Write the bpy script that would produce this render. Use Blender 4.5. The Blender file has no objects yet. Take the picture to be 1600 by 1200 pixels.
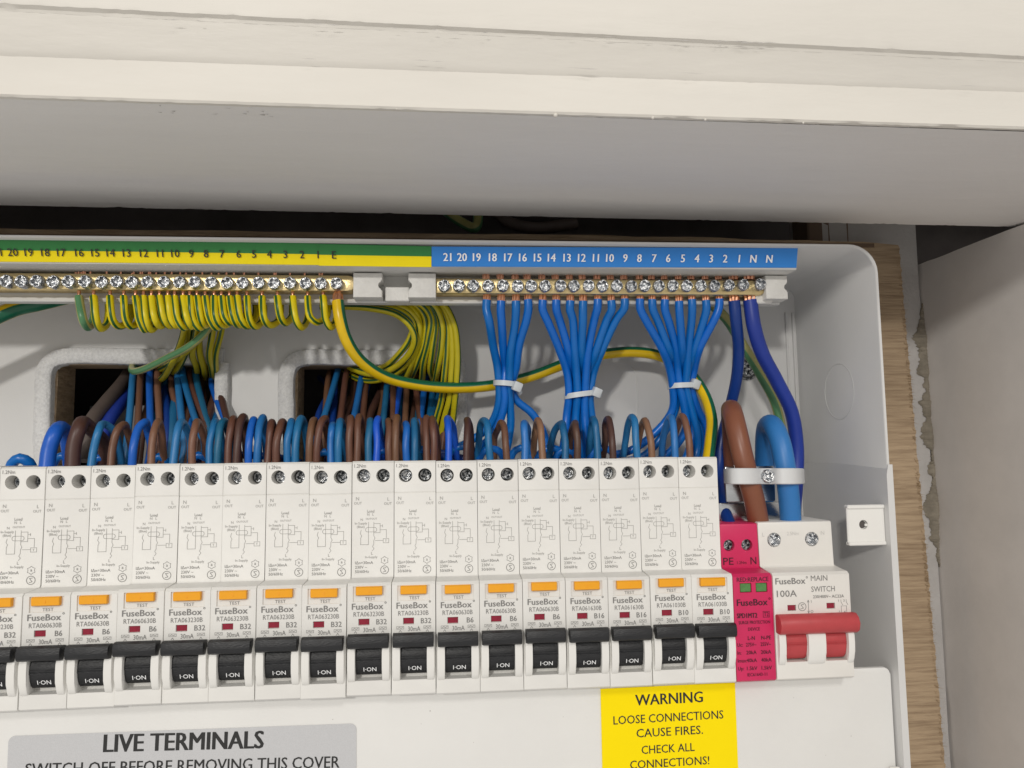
import bpy, bmesh, math, random
from mathutils import Vector, Matrix
random.seed(7)
S = 0.001                                   # everything below is written in millimetres
scn = bpy.context.scene
col = scn.collection

# ------------------------------------------------------------------ camera
CAM = Vector((-116.62, -317.73, 2.35)); YAW, PITCH, ROLL, FPX = 0.083504, 0.094364, -0.012748, 1158.03
cy, sy, cp, sp, cr, sr = math.cos(YAW), math.sin(YAW), math.cos(PITCH), math.sin(PITCH), math.cos(ROLL), math.sin(ROLL)
FWD = Vector((sy*cp, cy*cp, sp)); R0 = Vector((cy, -sy, 0)); U0 = R0.cross(FWD)
RGT = R0*cr + U0*sr; UPV = -R0*sr + U0*cr
cam = bpy.data.cameras.new('camera'); camo = bpy.data.objects.new('camera', cam); col.objects.link(camo)
camo.matrix_world = Matrix(((RGT.x, UPV.x, -FWD.x, CAM.x*S), (RGT.y, UPV.y, -FWD.y, CAM.y*S), (RGT.z, UPV.z, -FWD.z, CAM.z*S), (0, 0, 0, 1)))
cam.sensor_fit = 'HORIZONTAL'; cam.sensor_width = 36; cam.lens = FPX/1600*36
cam.clip_start = 0.005; cam.clip_end = 50
scn.camera = camo

def P(px, py, Y):
    """photograph pixel -> point (mm) on the plane at depth Y"""
    d = FWD + RGT*((px-800)/FPX) - UPV*((py-600)/FPX)
    return CAM + d*((Y-CAM.y)/d.y)

# ------------------------------------------------------------------ light
w = bpy.data.worlds.new('World'); scn.world = w; w.use_nodes = True
bg = w.node_tree.nodes['Background']; bg.inputs[0].default_value = (1.0, 0.96, 0.915, 1); bg.inputs[1].default_value = 0.57
def area(name, loc, target, size, energy, color):
    l = bpy.data.lights.new(name, 'AREA'); l.shape = 'DISK'; l.size = size; l.energy = energy; l.color = color
    o = bpy.data.objects.new(name, l); col.objects.link(o); o.location = Vector(loc)*S
    o.rotation_euler = ((Vector(target)-Vector(loc))).to_track_quat('-Z', 'Y').to_euler()
    return o
area('room_lamp', (-800, -2000, 590), (-80, 0, 0), 0.15, 16.5, (1.0, 0.965, 0.905))
area('ceiling_lamp', (260, -1500, 900), (-80, 0, -40), 0.30, 6.2, (1.0, 0.965, 0.91))
vs = scn.view_settings; vs.view_transform = 'Standard'; vs.look = 'None'; vs.gamma = 1; vs.exposure = 0; vs.use_curve_mapping = False
scn.render.engine = 'CYCLES'

# ------------------------------------------------------------------ materials
MATS = {}
def mat(name, c, rough=0.5, metal=0.0, var=0.0, vscale=60, bump=0.0, bscale=800, stretch=(1, 1, 1), c2=None, spec=0.5, coat=0.0, thresh=None, rnd=0.0):
    m = bpy.data.materials.new(name); m.use_nodes = True; nt = m.node_tree; b = nt.nodes['Principled BSDF']
    b.inputs['Base Color'].default_value = (*c, 1); b.inputs['Roughness'].default_value = rough; b.inputs['Metallic'].default_value = metal
    b.inputs['Specular IOR Level'].default_value = spec; b.inputs['Coat Weight'].default_value = coat
    tc = nt.nodes.new('ShaderNodeTexCoord'); mp = nt.nodes.new('ShaderNodeMapping'); mp.inputs['Scale'].default_value = stretch
    nt.links.new(tc.outputs['Object'], mp.inputs['Vector'])
    if var or c2:
        n = nt.nodes.new('ShaderNodeTexNoise'); n.inputs['Scale'].default_value = vscale; n.inputs['Detail'].default_value = 6; n.inputs['Roughness'].default_value = 0.62
        nt.links.new(mp.outputs[0], n.inputs['Vector'])
        r = nt.nodes.new('ShaderNodeValToRGB')
        lo, hi = thresh or (0.3, 0.7)
        r.color_ramp.elements[0].position = lo; r.color_ramp.elements[1].position = hi
        d = c2 or tuple(x*(1-var) for x in c)
        r.color_ramp.elements[0].color = (*d, 1); r.color_ramp.elements[1].color = (*c, 1)
        nt.links.new(n.outputs['Fac'], r.inputs['Fac']); nt.links.new(r.outputs[0], b.inputs['Base Color'])
        rr = nt.nodes.new('ShaderNodeMapRange'); rr.inputs['To Min'].default_value = min(1, rough*1.25); rr.inputs['To Max'].default_value = rough*0.85
        nt.links.new(n.outputs['Fac'], rr.inputs['Value']); nt.links.new(rr.outputs[0], b.inputs['Roughness'])
    if bump:
        n2 = nt.nodes.new('ShaderNodeTexNoise'); n2.inputs['Scale'].default_value = bscale; n2.inputs['Detail'].default_value = 4
        nt.links.new(mp.outputs[0], n2.inputs['Vector'])
        bp = nt.nodes.new('ShaderNodeBump'); bp.inputs['Strength'].default_value = bump; bp.inputs['Distance'].default_value = 0.0006
        nt.links.new(n2.outputs['Fac'], bp.inputs['Height']); nt.links.new(bp.outputs[0], b.inputs['Normal'])
    if rnd:
        oi = nt.nodes.new('ShaderNodeObjectInfo'); hs = nt.nodes.new('ShaderNodeHueSaturation')
        mr = nt.nodes.new('ShaderNodeMapRange'); mr.inputs['To Min'].default_value = 1-rnd; mr.inputs['To Max'].default_value = 1+rnd*0.6
        mh = nt.nodes.new('ShaderNodeMapRange'); mh.inputs['To Min'].default_value = 0.5-rnd*0.06; mh.inputs['To Max'].default_value = 0.5+rnd*0.06
        nt.links.new(oi.outputs['Random'], mr.inputs['Value']); nt.links.new(oi.outputs['Random'], mh.inputs['Value'])
        nt.links.new(mr.outputs[0], hs.inputs['Value']); nt.links.new(mh.outputs[0], hs.inputs['Hue'])
        src = b.inputs['Base Color'].links[0].from_socket if b.inputs['Base Color'].links else None
        if src: nt.links.new(src, hs.inputs['Color'])
        else: hs.inputs['Color'].default_value = (*c, 1)
        nt.links.new(hs.outputs[0], b.inputs['Base Color'])
    MATS[name] = m; return m

mat('box_plastic', (0.655, 0.652, 0.645), 0.38, var=0.05, vscale=30, bump=0.06, bscale=1500)
mat('cover_plastic', (0.78, 0.775, 0.755), 0.45, var=0.05, vscale=25, bump=0.08, bscale=1600)
mat('carrier_plastic', (0.66, 0.655, 0.63), 0.42, var=0.06, vscale=60, bump=0.1, bscale=1200)
mat('clip_plastic', (0.74, 0.73, 0.70), 0.45, var=0.12, vscale=160, bump=0.35, bscale=900)
mat('breaker_plastic', (0.78, 0.77, 0.74), 0.42, var=0.05, vscale=70, bump=0.07, bscale=2500, rnd=0.035)
mat('switch_plastic', (0.77, 0.75, 0.71), 0.40, var=0.04, vscale=60, bump=0.06, bscale=2500)
mat('guard_plastic', (0.80, 0.79, 0.76), 0.35, var=0.03)
mat('toggle_black', (0.020, 0.021, 0.024), 0.42, var=0.5, vscale=320, bump=0.35, bscale=1800, stretch=(0.5, 1, 1.5))
mat('toggle_red', (0.50, 0.058, 0.066), 0.42, var=0.12, vscale=200, bump=0.1, bscale=1500)
mat('surge_pink', (0.62, 0.016, 0.105), 0.42, var=0.08, vscale=80, bump=0.06, bscale=2200)
mat('test_orange', (0.92, 0.40, 0.012), 0.36, var=0.08, vscale=120)
mat('pale_orange', (0.80, 0.56, 0.33), 0.4, var=0.15, vscale=200)
mat('window_red', (0.30, 0.010, 0.035), 0.25, var=0.25, vscale=400)
mat('window_green', (0.10, 0.27, 0.075), 0.3, var=0.35, vscale=500)
mat('print_grey', (0.20, 0.195, 0.19), 0.6)
mat('print_pale', (0.34, 0.335, 0.32), 0.6)
mat('print_faint', (0.58, 0.57, 0.55), 0.6)
mat('print_dark', (0.035, 0.03, 0.035), 0.6)
mat('print_black', (0.018, 0.018, 0.018), 0.55)
mat('print_plum', (0.045, 0.004, 0.014), 0.6)
mat('print_white', (0.90, 0.91, 0.92), 0.5)
mat('zinc', (0.82, 0.83, 0.84), 0.26, metal=1, c2=(0.16, 0.18, 0.21), thresh=(0.40, 0.56), vscale=700, bump=0.5, bscale=2600)
mat('zinc_dark', (0.58, 0.59, 0.60), 0.3, metal=1, c2=(0.07, 0.08, 0.09), thresh=(0.42, 0.60), vscale=800, bump=0.4, bscale=2400)
mat('steel', (0.66, 0.68, 0.70), 0.22, metal=1, var=0.25, vscale=60, bump=0.12, bscale=400, stretch=(1, 1, 3))
mat('brass', (0.80, 0.64, 0.34), 0.33, metal=1, var=0.25, vscale=240, bump=0.18, bscale=1600)
mat('copper', (0.90, 0.45, 0.29), 0.32, metal=1, var=0.35, vscale=900)
mat('blue_lead', (0.001, 0.15, 0.57), 0.30, var=0.10, vscale=200, bump=0.05, bscale=600, rnd=0.1)
mat('blue_load', (0.012, 0.155, 0.42), 0.38, var=0.12, vscale=150, bump=0.05, bscale=600, rnd=0.2)
mat('blue_load_light', (0.025, 0.19, 0.50), 0.38, var=0.12, vscale=150, rnd=0.2)
mat('blue_load_deep', (0.006, 0.12, 0.55), 0.36, var=0.12, vscale=150, rnd=0.2)
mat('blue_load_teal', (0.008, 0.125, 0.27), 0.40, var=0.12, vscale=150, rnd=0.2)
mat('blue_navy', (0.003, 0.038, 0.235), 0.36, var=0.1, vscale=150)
mat('blue_violet', (0.014, 0.042, 0.32), 0.42, var=0.1, vscale=120)
mat('blue_tail', (0.028, 0.185, 0.50), 0.40, var=0.08, vscale=100)
mat('brown_load', (0.155, 0.068, 0.040), 0.40, var=0.15, vscale=150, bump=0.05, bscale=600, rnd=0.2)
mat('brown_load_light', (0.235, 0.115, 0.066), 0.42, var=0.12, vscale=150, rnd=0.2)
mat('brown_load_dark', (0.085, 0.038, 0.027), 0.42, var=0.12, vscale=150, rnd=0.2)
mat('brown_tail', (0.225, 0.078, 0.040), 0.36, var=0.1, vscale=120)
mat('sheath_dark', (0.10, 0.075, 0.065), 0.55, var=0.2, vscale=120)
mat('nylon', (0.60, 0.635, 0.66), 0.38, var=0.05)
mat('nylon_clamp', (0.66, 0.67, 0.68), 0.40, var=0.05)
mat('foam', (0.76, 0.76, 0.76), 0.5, var=0.25, vscale=900, bump=0.55, bscale=1100)
mat('sticker_yellow', (0.98, 0.76, 0.0), 0.5, var=0.02, vscale=60, spec=0.15)
mat('sticker_silver', (0.60, 0.605, 0.62), 0.45, metal=0.15, var=0.12, vscale=2500, bump=0.1, bscale=3000)
mat('label_green', (0.018, 0.20, 0.04), 0.40, var=0.10, vscale=90)
mat('label_yellow', (0.92, 0.74, 0.004), 0.45, spec=0.25, var=0.05, vscale=90)
mat('label_blue', (0.036, 0.235, 0.68), 0.42, spec=0.3, var=0.05, vscale=90)
mat('paint_cream', (0.69, 0.662, 0.608), 0.48, var=0.07, vscale=22, bump=0.35, bscale=160, stretch=(0.35, 1, 1.6))
mat('paint_under', (0.80, 0.785, 0.77), 0.55, var=0.07, vscale=20, bump=0.4, bscale=150, stretch=(0.25, 1, 1))
mat('crack_grey', (0.44, 0.42, 0.40), 0.8)
mat('panel_paint', (0.74, 0.71, 0.685), 0.65, var=0.12, vscale=24, bump=0.22, bscale=160)
mat('plaster', (0.52, 0.50, 0.485), 0.85, var=0.16, vscale=45, bump=0.8, bscale=420)
mat('filler_tan', (0.30, 0.265, 0.21), 0.9, var=0.4, vscale=140, bump=1.0, bscale=500)
mat('cavity_dark', (0.13, 0.115, 0.11), 0.9, var=0.4, vscale=20)  # the void's shade is put into this dark colour
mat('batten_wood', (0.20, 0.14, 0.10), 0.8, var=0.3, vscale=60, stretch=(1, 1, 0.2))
mat('lit_wall_grey', (0.30, 0.29, 0.29), 0.7, var=0.1)
# plywood: fibres run across, split and frayed
m = mat('plywood', (0.42, 0.31, 0.20), 0.78, c2=(0.25, 0.175, 0.108), vscale=620, thresh=(0.30, 0.60), bump=1.0, bscale=900, stretch=(0.06, 0.3, 1.0))
mat('ply_edge', (0.22, 0.15, 0.095), 0.85, c2=(0.08, 0.05, 0.035), vscale=120, thresh=(0.3, 0.62), bump=0.6, bscale=300, stretch=(0.15, 1, 1))
mat('splinter', (0.46, 0.33, 0.20), 0.8, var=0.3, vscale=300)

def stripe(name, yel, grn, edges, rough=0.36, seam=None):
    """insulation whose stripe runs along the tube: u goes round it"""
    m = bpy.data.materials.new(name); m.use_nodes = True; nt = m.node_tree; b = nt.nodes['Principled BSDF']
    uv = nt.nodes.new('ShaderNodeUVMap'); uv.uv_map = 'round'
    sx = nt.nodes.new('ShaderNodeSeparateXYZ'); nt.links.new(uv.outputs[0], sx.inputs[0])
    fr = nt.nodes.new('ShaderNodeMath'); fr.operation = 'FRACT'; nt.links.new(sx.outputs[0], fr.inputs[0])
    r = nt.nodes.new('ShaderNodeValToRGB'); r.color_ramp.interpolation = 'LINEAR'
    e = r.color_ramp.elements; e[0].position = 0; e[0].color = (*yel, 1); e[1].position = 1; e[1].color = (*yel, 1)
    for a, bb in edges:
        for p, c in ((a-0.012, yel), (a+0.012, grn), (bb-0.012, grn), (bb+0.012, yel)):
            k = e.new(p); k.color = (*c, 1)
    nt.links.new(fr.outputs[0], r.inputs['Fac']); 
    tc = nt.nodes.new('ShaderNodeTexCoord'); n = nt.nodes.new('ShaderNodeTexNoise'); n.inputs['Scale'].default_value = 160
    nt.links.new(tc.outputs['Object'], n.inputs['Vector'])
    mx = nt.nodes.new('ShaderNodeMix'); mx.data_type = 'RGBA'; mx.blend_type = 'MULTIPLY'; mx.inputs[0].default_value = 0.25
    nt.links.new(r.outputs[0], mx.inputs['A']); nt.links.new(n.outputs['Fac'], mx.inputs['B']); nt.links.new(mx.outputs['Result'], b.inputs['Base Color'])
    b.inputs['Roughness'].default_value = rough
    MATS[name] = m
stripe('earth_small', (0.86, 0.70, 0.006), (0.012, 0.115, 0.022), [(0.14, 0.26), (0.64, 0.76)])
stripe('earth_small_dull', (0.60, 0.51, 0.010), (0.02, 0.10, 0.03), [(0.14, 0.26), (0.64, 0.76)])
stripe('earth_green_face', (0.44, 0.42, 0.15), (0.10, 0.27, 0.12), [(0.12, 0.36), (0.62, 0.86)])
stripe('earth_big', (0.86, 0.57, 0.004), (0.004, 0.135, 0.065), [(0.12, 0.42)], 0.3)

# ------------------------------------------------------------------ helpers
def link(o, parent=None):
    col.objects.link(o)
    if parent is not None: o.parent = parent
    return o
def tag(o, label=None, cat=None, group=None, kind=None):
    if label: o['label'] = label
    if cat: o['category'] = cat
    if group: o['group'] = group
    if kind: o['kind'] = kind
    return o
def empty(name, loc, label=None, cat=None, group=None):
    o = bpy.data.objects.new(name, None); o.empty_display_size = 0.005; o.location = Vector(loc)*S; link(o)
    return tag(o, label, cat, group)
def child(name, me, parent, loc=(0, 0, 0), rot=None, scale=None):
    o = bpy.data.objects.new(name, me); link(o, parent); o.location = Vector(loc)*S
    if rot: o.rotation_euler = rot
    if scale: o.scale = scale
    return o
def finish(bm, name, material, smooth=None, recalc=True):
    if recalc: bmesh.ops.recalc_face_normals(bm, faces=bm.faces[:])
    for v in bm.verts: v.co *= S
    me = bpy.data.meshes.new(name); bm.to_mesh(me); bm.free()
    me.materials.append(MATS[material])
    if smooth is not None:
        me.polygons.foreach_set('use_smooth', [True]*len(me.polygons))
        try: me.set_sharp_from_angle(angle=math.radians(smooth))
        except Exception: pass
    return me
def add_box(bm, x0, x1, y0, y1, z0, z1, bev=0.0, seg=1):
    vs = [bm.verts.new((x, y, z)) for x in (x0, x1) for y in (y0, y1) for z in (z0, z1)]
    fs = [bm.faces.new([vs[i] for i in q]) for q in ((0, 1, 3, 2), (4, 6, 7, 5), (0, 4, 5, 1), (2, 3, 7, 6), (0, 2, 6, 4), (1, 5, 7, 3))]
    if bev:
        es = list({e for f in fs for e in f.edges})
        bmesh.ops.bevel(bm, geom=es, offset=bev, segments=seg, profile=0.5, affect='EDGES')
    return vs
def box_mesh(name, m, *a, bev=0.0, seg=1):
    bm = bmesh.new(); add_box(bm, *a, bev=bev, seg=seg); return finish(bm, name, m, 40 if bev else None)
def add_prism(bm, prof, x0, x1, bev=0.0, seg=1):
    """profile of (y, z) points swept along x"""
    a = [bm.verts.new((x0, y, z)) for y, z in prof]; b = [bm.verts.new((x1, y, z)) for y, z in prof]
    n = len(prof); fs = [bm.faces.new(a), bm.faces.new(list(reversed(b)))]
    for i in range(n): fs.append(bm.faces.new((a[i], b[i], b[(i+1) % n], a[(i+1) % n])))
    if bev:
        es = [e for e in bm.edges if (e.verts[0] in a and e.verts[1] in a) or (e.verts[0] in b and e.verts[1] in b)]
        bmesh.ops.bevel(bm, geom=es, offset=bev, segments=seg, profile=0.5, affect='EDGES', clamp_overlap=True)
    return fs
def add_prism_z(bm, prof, y0, y1):
    """profile of (x, z) points swept along y"""
    a = [bm.verts.new((x, y0, z)) for x, z in prof]; b = [bm.verts.new((x, y1, z)) for x, z in prof]
    n = len(prof); bm.faces.new(a); bm.faces.new(list(reversed(b)))
    for i in range(n): bm.faces.new((a[i], b[i], b[(i+1) % n], a[(i+1) % n]))
def cut_face(bm, pick, holes):
    """re-fill the face picked (facing -y) with recesses: holes = [(points(x,z), depth, floor)]"""
    f = max((f for f in bm.faces if pick(f)), key=lambda f: f.calc_area())
    y = f.calc_center_median().y; es = list(f.edges)
    bmesh.ops.delete(bm, geom=[f], context='FACES_ONLY')
    alle = es[:]
    for pts, depth, floor in holes:
        vs = [bm.verts.new((x, y, z)) for x, z in pts]; n = len(vs)
        alle += [bm.edges.new((vs[i], vs[(i+1) % n])) for i in range(n)]
        vb = [bm.verts.new((x, y+depth, z)) for x, z in pts]
        for i in range(n): bm.faces.new((vs[i], vs[(i+1) % n], vb[(i+1) % n], vb[i]))
        if floor: bm.faces.new(vb)
    bmesh.ops.triangle_fill(bm, edges=alle, use_beauty=True, use_dissolve=False, normal=(0, -1, 0))
def circ(cx, cz, r, n=20, ph=0): return [(cx+r*math.cos(ph+2*math.pi*i/n), cz+r*math.sin(ph+2*math.pi*i/n)) for i in range(n)]
def rect(x0, x1, z0, z1): return [(x0, z0), (x1, z0), (x1, z1), (x0, z1)]
def rrect(x0, x1, z0, z1, r, n=5):
    o = []
    for cx, cz, a in ((x1-r, z1-r, 0), (x0+r, z1-r, 90), (x0+r, z0+r, 180), (x1-r, z0+r, 270)):
        for i in range(n+1):
            t = math.radians(a+90*i/n); o.append((cx+r*math.cos(t), cz+r*math.sin(t)))
    return o
def catmull(pts, step=1.6):
    pts = [Vector(p) for p in pts]
    if len(pts) == 2: pts = [pts[0], (pts[0]+pts[1])/2, pts[1]]
    q = [pts[0]*2-pts[1]] + pts + [pts[-1]*2-pts[-2]]; out = []
    for i in range(1, len(q)-2):
        p0, p1, p2, p3 = q[i-1:i+3]; n = max(2, int((p2-p1).length/step))
        t0 = 0; t1 = t0+max(1e-4, (p1-p0).length)**0.5; t2 = t1+max(1e-4, (p2-p1).length)**0.5; t3 = t2+max(1e-4, (p3-p2).length)**0.5
        for k in range(n):
            t = t1+(t2-t1)*k/n
            a1 = p0*((t1-t)/(t1-t0))+p1*((t-t0)/(t1-t0)); a2 = p1*((t2-t)/(t2-t1))+p2*((t-t1)/(t2-t1)); a3 = p2*((t3-t)/(t3-t2))+p3*((t-t2)/(t3-t2))
            b1 = a1*((t2-t)/(t2-t0))+a2*((t-t0)/(t2-t0)); b2 = a2*((t3-t)/(t3-t1))+a3*((t-t1)/(t3-t1))
            out.append(b1*((t2-t)/(t2-t1))+b2*((t-t1)/(t2-t1)))
    out.append(pts[-1]); return out
def add_tube(bm, path, r, seg=12, phase=0.0, twist=0.0, cap=True, up=None):
    uvl = bm.loops.layers.uv.get('round') or bm.loops.layers.uv.new('round')
    t = [(path[min(i+1, len(path)-1)]-path[max(i-1, 0)]).normalized() for i in range(len(path))]
    ref = up or (Vector((0, -1, 0)) if abs(t[0].y) < 0.9 else Vector((0, 0, 1)))
    nrm = (ref - t[0]*ref.dot(t[0])).normalized(); rings = []; L = 0; ls = []
    for i, p in enumerate(path):
        if i: nrm = (nrm - t[i]*nrm.dot(t[i])).normalized(); L += (p-path[i-1]).length
        bi = t[i].cross(nrm); rr = r(i/(len(path)-1)) if callable(r) else r
        rings.append([bm.verts.new(p+(nrm*math.cos(2*math.pi*k/seg)+bi*math.sin(2*math.pi*k/seg))*rr) for k in range(seg)]); ls.append(L)
    for i in range(len(rings)-1):
        for k in range(seg):
            f = bm.faces.new((rings[i][k], rings[i][(k+1) % seg], rings[i+1][(k+1) % seg], rings[i+1][k]))
            for lp, (a, l) in zip(f.loops, ((k, ls[i]), (k+1, ls[i]), (k+1, ls[i+1]), (k, ls[i+1]))):
                lp[uvl].uv = (a/seg+phase+twist*l, l)
    if cap: bm.faces.new(list(reversed(rings[0]))); bm.faces.new(rings[-1])
def tube_mesh(name, m, pts, r, seg=12, **k):
    bm = bmesh.new(); add_tube(bm, catmull(pts), r, seg, **k); return finish(bm, name, m, 50, recalc=False)
def wire(name, m, pts, r, label, cat='wire', group=None, seg=12, px=True, **k):
    """one conductor: pts are (pixel x, pixel y, depth) or mm points"""
    q = [P(*p) for p in pts] if px else [Vector(p) for p in pts]
    base = q[0].copy(); q = [p-base for p in q]
    o = bpy.data.objects.new(name, tube_mesh(name, m, q, r, seg, **k)); link(o); o.location = base*S
    return tag(o, label, cat, group)

# lettering: font outlines turned into flat sheets
_tc = {}
def glyphs(s, bold=0.0):
    if (s, bold) not in _tc:
        c = bpy.data.curves.new('t', 'FONT'); c.body = s; c.align_x = 'CENTER'; c.resolution_u = 2; c.offset = bold
        o = bpy.data.objects.new('t', c); me = bpy.data.meshes.new_from_object(o)
        _tc[(s, bold)] = ([v.co.copy() for v in me.vertices], [tuple(p.vertices) for p in me.polygons])
        bpy.data.objects.remove(o); bpy.data.meshes.remove(me); bpy.data.curves.remove(c)
    return _tc[(s, bold)]
_h = glyphs('H')[0]; CAPH = max(v.y for v in _h)-min(v.y for v in _h)
def put_text(bm, s, cap, c, right=(1, 0, 0), up=(0, 0, 1), sx=1.0, bold=0.0, align='C', lift=0.15, width=None):
    """caps `cap` mm high, centred on c"""
    if bold:
        for k, d in enumerate((-1, 1, 0)):
            put_text(bm, s, cap, Vector(c)+Vector(right).normalized()*(d*bold*cap), right, up, sx, 0.0, align, lift+0.02*k, width and width-2*bold*cap)
        return
    if not s: return
    vs, fs = glyphs(s)
    if not vs: return
    k = cap/CAPH; R = Vector(right).normalized(); U = Vector(up).normalized(); N = R.cross(U); c = Vector(c)+N*lift
    xs = [v.x for v in vs]; mid = (min(xs)+max(xs))/2
    if width: sx = width/((max(xs)-min(xs))*k)
    off = {'C': -mid, 'L': -min(xs), 'R': -max(xs)}[align]
    nv = [bm.verts.new(c+R*((v.x+off)*k*sx)+U*((v.y-CAPH/2)*k)) for v in vs]
    for f in fs:
        try: bm.faces.new([nv[i] for i in f])
        except ValueError: pass
def put_line(bm, pts, wd=0.18, y=-0.12, closed=False):
    pts = list(pts)+([pts[0]] if closed else [])
    for (x0, z0), (x1, z1) in zip(pts, pts[1:]):
        d = Vector((x1-x0, z1-z0)); L = d.length
        if L < 1e-6: continue
        d /= L; n = Vector((-d.y, d.x))*(wd/2); e = d*(wd/2)
        bm.faces.new([bm.verts.new((a, y, b)) for a, b in ((x0-e.x+n.x, z0-e.y+n.y), (x0-e.x-n.x, z0-e.y-n.y), (x1+e.x-n.x, z1+e.y-n.y), (x1+e.x+n.x, z1+e.y+n.y))])

def screw_head(name, m, r, h, rec=0.55, wd=0.24, deep=0.7, notch=False, n=24):
    """round head with a cross recess, axis along -y, rim at y=0 and face at y=-h"""
    bm = bmesh.new()
    o = [(r*(0.93 if notch and i % 6 == 3 else 1)*math.cos(2*math.pi*i/n), r*(0.93 if notch and i % 6 == 3 else 1)*math.sin(2*math.pi*i/n)) for i in range(n)]
    a, b = r*rec, r*wd/2*1.1
    cross = [(a, -b), (a, b), (b*1.2, b*1.2), (b, a), (-b, a), (-b*1.2, b*1.2), (-a, b), (-a, -b), (-b*1.2, -b*1.2), (-b, -a), (b, -a), (b*1.2, -b*1.2)]
    rings = [[bm.verts.new((x, h*1.6, z)) for x, z in o], [bm.verts.new((x, -h*0.55, z)) for x, z in o], [bm.verts.new((x*0.88, -h, z*0.88)) for x, z in o]]
    for q in range(2):
        for i in range(n): bm.faces.new((rings[q][i], rings[q+1][i], rings[q+1][(i+1) % n], rings[q][(i+1) % n]))
    cv = [bm.verts.new((x, -h, z)) for x, z in cross]; k = len(cv)
    ce = [bm.edges.new((cv[i], cv[(i+1) % k])) for i in range(k)]
    oe = [bm.edges.get((rings[2][i], rings[2][(i+1) % n])) for i in range(n)]
    bmesh.ops.triangle_fill(bm, edges=oe+ce, use_beauty=True, use_dissolve=False, normal=(0, -1, 0))
    fl = [bm.verts.new((x*0.6, -h+deep, z*0.6)) for x, z in cross]
    for i in range(k): bm.faces.new((cv[i], cv[(i+1) % k], fl[(i+1) % k], fl[i]))
    bm.faces.new(fl)
    return finish(bm, name, m, 35)
ORD = ['zeroth', 'first', 'second', 'third', 'fourth', 'fifth', 'sixth', 'seventh', 'eighth', 'ninth', 'tenth', 'eleventh', 'twelfth', 'thirteenth', 'fourteenth', 'fifteenth', 'sixteenth', 'seventeenth', 'eighteenth']

# ================================================================== the setting
BACK = 66.0; BOARD = 66.4; WALL = 84.0
def struct(name, me): return tag(link(bpy.data.objects.new(name, me)), kind='structure')
# wall beside the board, with the cavity behind board and lintel
PX = P(1452, 700, WALL).x                                   # corner between wall and side panel
bm = bmesh.new()
add_box(bm, 98, PX+0.3, WALL, WALL+40, -330, 205)
bmesh.ops.subdivide_edges(bm, edges=bm.edges[:], cuts=14, use_grid_fill=True)
for v in bm.verts:
    if v.co.y < WALL+1: v.co.y += random.uniform(-0.5, 0.3)
struct('wall', finish(bm, 'wall', 'plaster', 60))
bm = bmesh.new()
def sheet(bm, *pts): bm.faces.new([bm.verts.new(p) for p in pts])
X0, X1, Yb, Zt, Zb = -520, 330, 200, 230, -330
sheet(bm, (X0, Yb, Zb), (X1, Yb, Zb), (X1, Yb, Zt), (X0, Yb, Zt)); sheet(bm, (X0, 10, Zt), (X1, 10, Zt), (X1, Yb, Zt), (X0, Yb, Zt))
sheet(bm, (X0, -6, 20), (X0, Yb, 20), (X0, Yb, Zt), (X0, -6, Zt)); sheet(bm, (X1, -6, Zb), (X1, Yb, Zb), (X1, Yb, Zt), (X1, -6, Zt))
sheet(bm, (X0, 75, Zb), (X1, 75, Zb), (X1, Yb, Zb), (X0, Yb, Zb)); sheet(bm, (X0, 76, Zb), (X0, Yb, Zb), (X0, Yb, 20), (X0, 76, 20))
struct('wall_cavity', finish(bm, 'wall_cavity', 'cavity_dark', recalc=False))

# plywood backing board with its two cable openings
HL = (P(84, 567, BACK).x, P(341, 567, BACK).x, -4.0, P(80, 567, BACK).z)       # left opening x0 x1 z0 z1
HR = (P(459, 567, BACK).x, P(712, 567, BACK).x, -4.0, P(600, 568, BACK).z)
bm = bmesh.new()
prof = []
for i in range(40): prof.append((-520+i*16.2, P(0, 357, BOARD).z+random.uniform(-0.5, 0.5)-max(0, (i-30))*0.16))
BRX = lambda z: P(1406, 400, BOARD).x+(113-z)*0.026
zz = 115.5
while zz > -325:
    prof.append((BRX(zz)+random.uniform(-0.5, 0.45), zz)); zz -= random.uniform(0.8, 2.6)
prof += [(BRX(-325), -328), (-520, -328)]
add_prism_z(bm, prof, BOARD, WALL-0.3)
cut_face(bm, lambda f: abs(f.calc_center_median().y-BOARD) < 0.01 and abs(f.normal.y) > 0.9 or (abs(f.calc_center_median().y-BOARD) < 0.01 and len(f.verts) > 20),
         [(rect(HL[0]+2, HL[1]-1, HL[2]-4, HL[3]-1), 17.3, False), (rect(HR[0]+2, HR[1]-1, HR[2]-4, HR[3]-1), 17.3, False)])
# open the back behind the openings
fb = [f for f in bm.faces if all(abs(v.co.y-(WALL-0.3)) < 0.01 for v in f.verts)]
bmesh.ops.delete(bm, geom=fb, context='FACES_ONLY')
board = tag(link(bpy.data.objects.new('backing_board', finish(bm, 'backing_board', 'plywood'))), 'raw plywood backing board with frayed right edge behind the fuse box', 'board')
bm = bmesh.new()                                             # frayed fibres along the sawn edge
for i in range(420):
    z = random.uniform(-170, 113) if random.random() < 0.6 else random.choice((-20, -52, -66, -88, 40, 66))+random.gauss(0, 8)
    x = BRX(z)-random.uniform(0.0, 1.6); L = random.uniform(0.8, 3.4); a = random.gauss(-0.15, 0.45)
    p = Vector((x-0.8, BOARD-0.1, z)); q = p+Vector((math.cos(a)*L, -random.uniform(0, 1.2), math.sin(a)*L)); n = Vector((0, 0, random.uniform(0.08, 0.2)))
    vs = [bm.verts.new(c) for c in (p-n, p+n, p+Vector((0, -0.3, 0)), q)]
    for f in ((0, 1, 3), (1, 2, 3), (2, 0, 3)): bm.faces.new([vs[k] for k in f])
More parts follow.
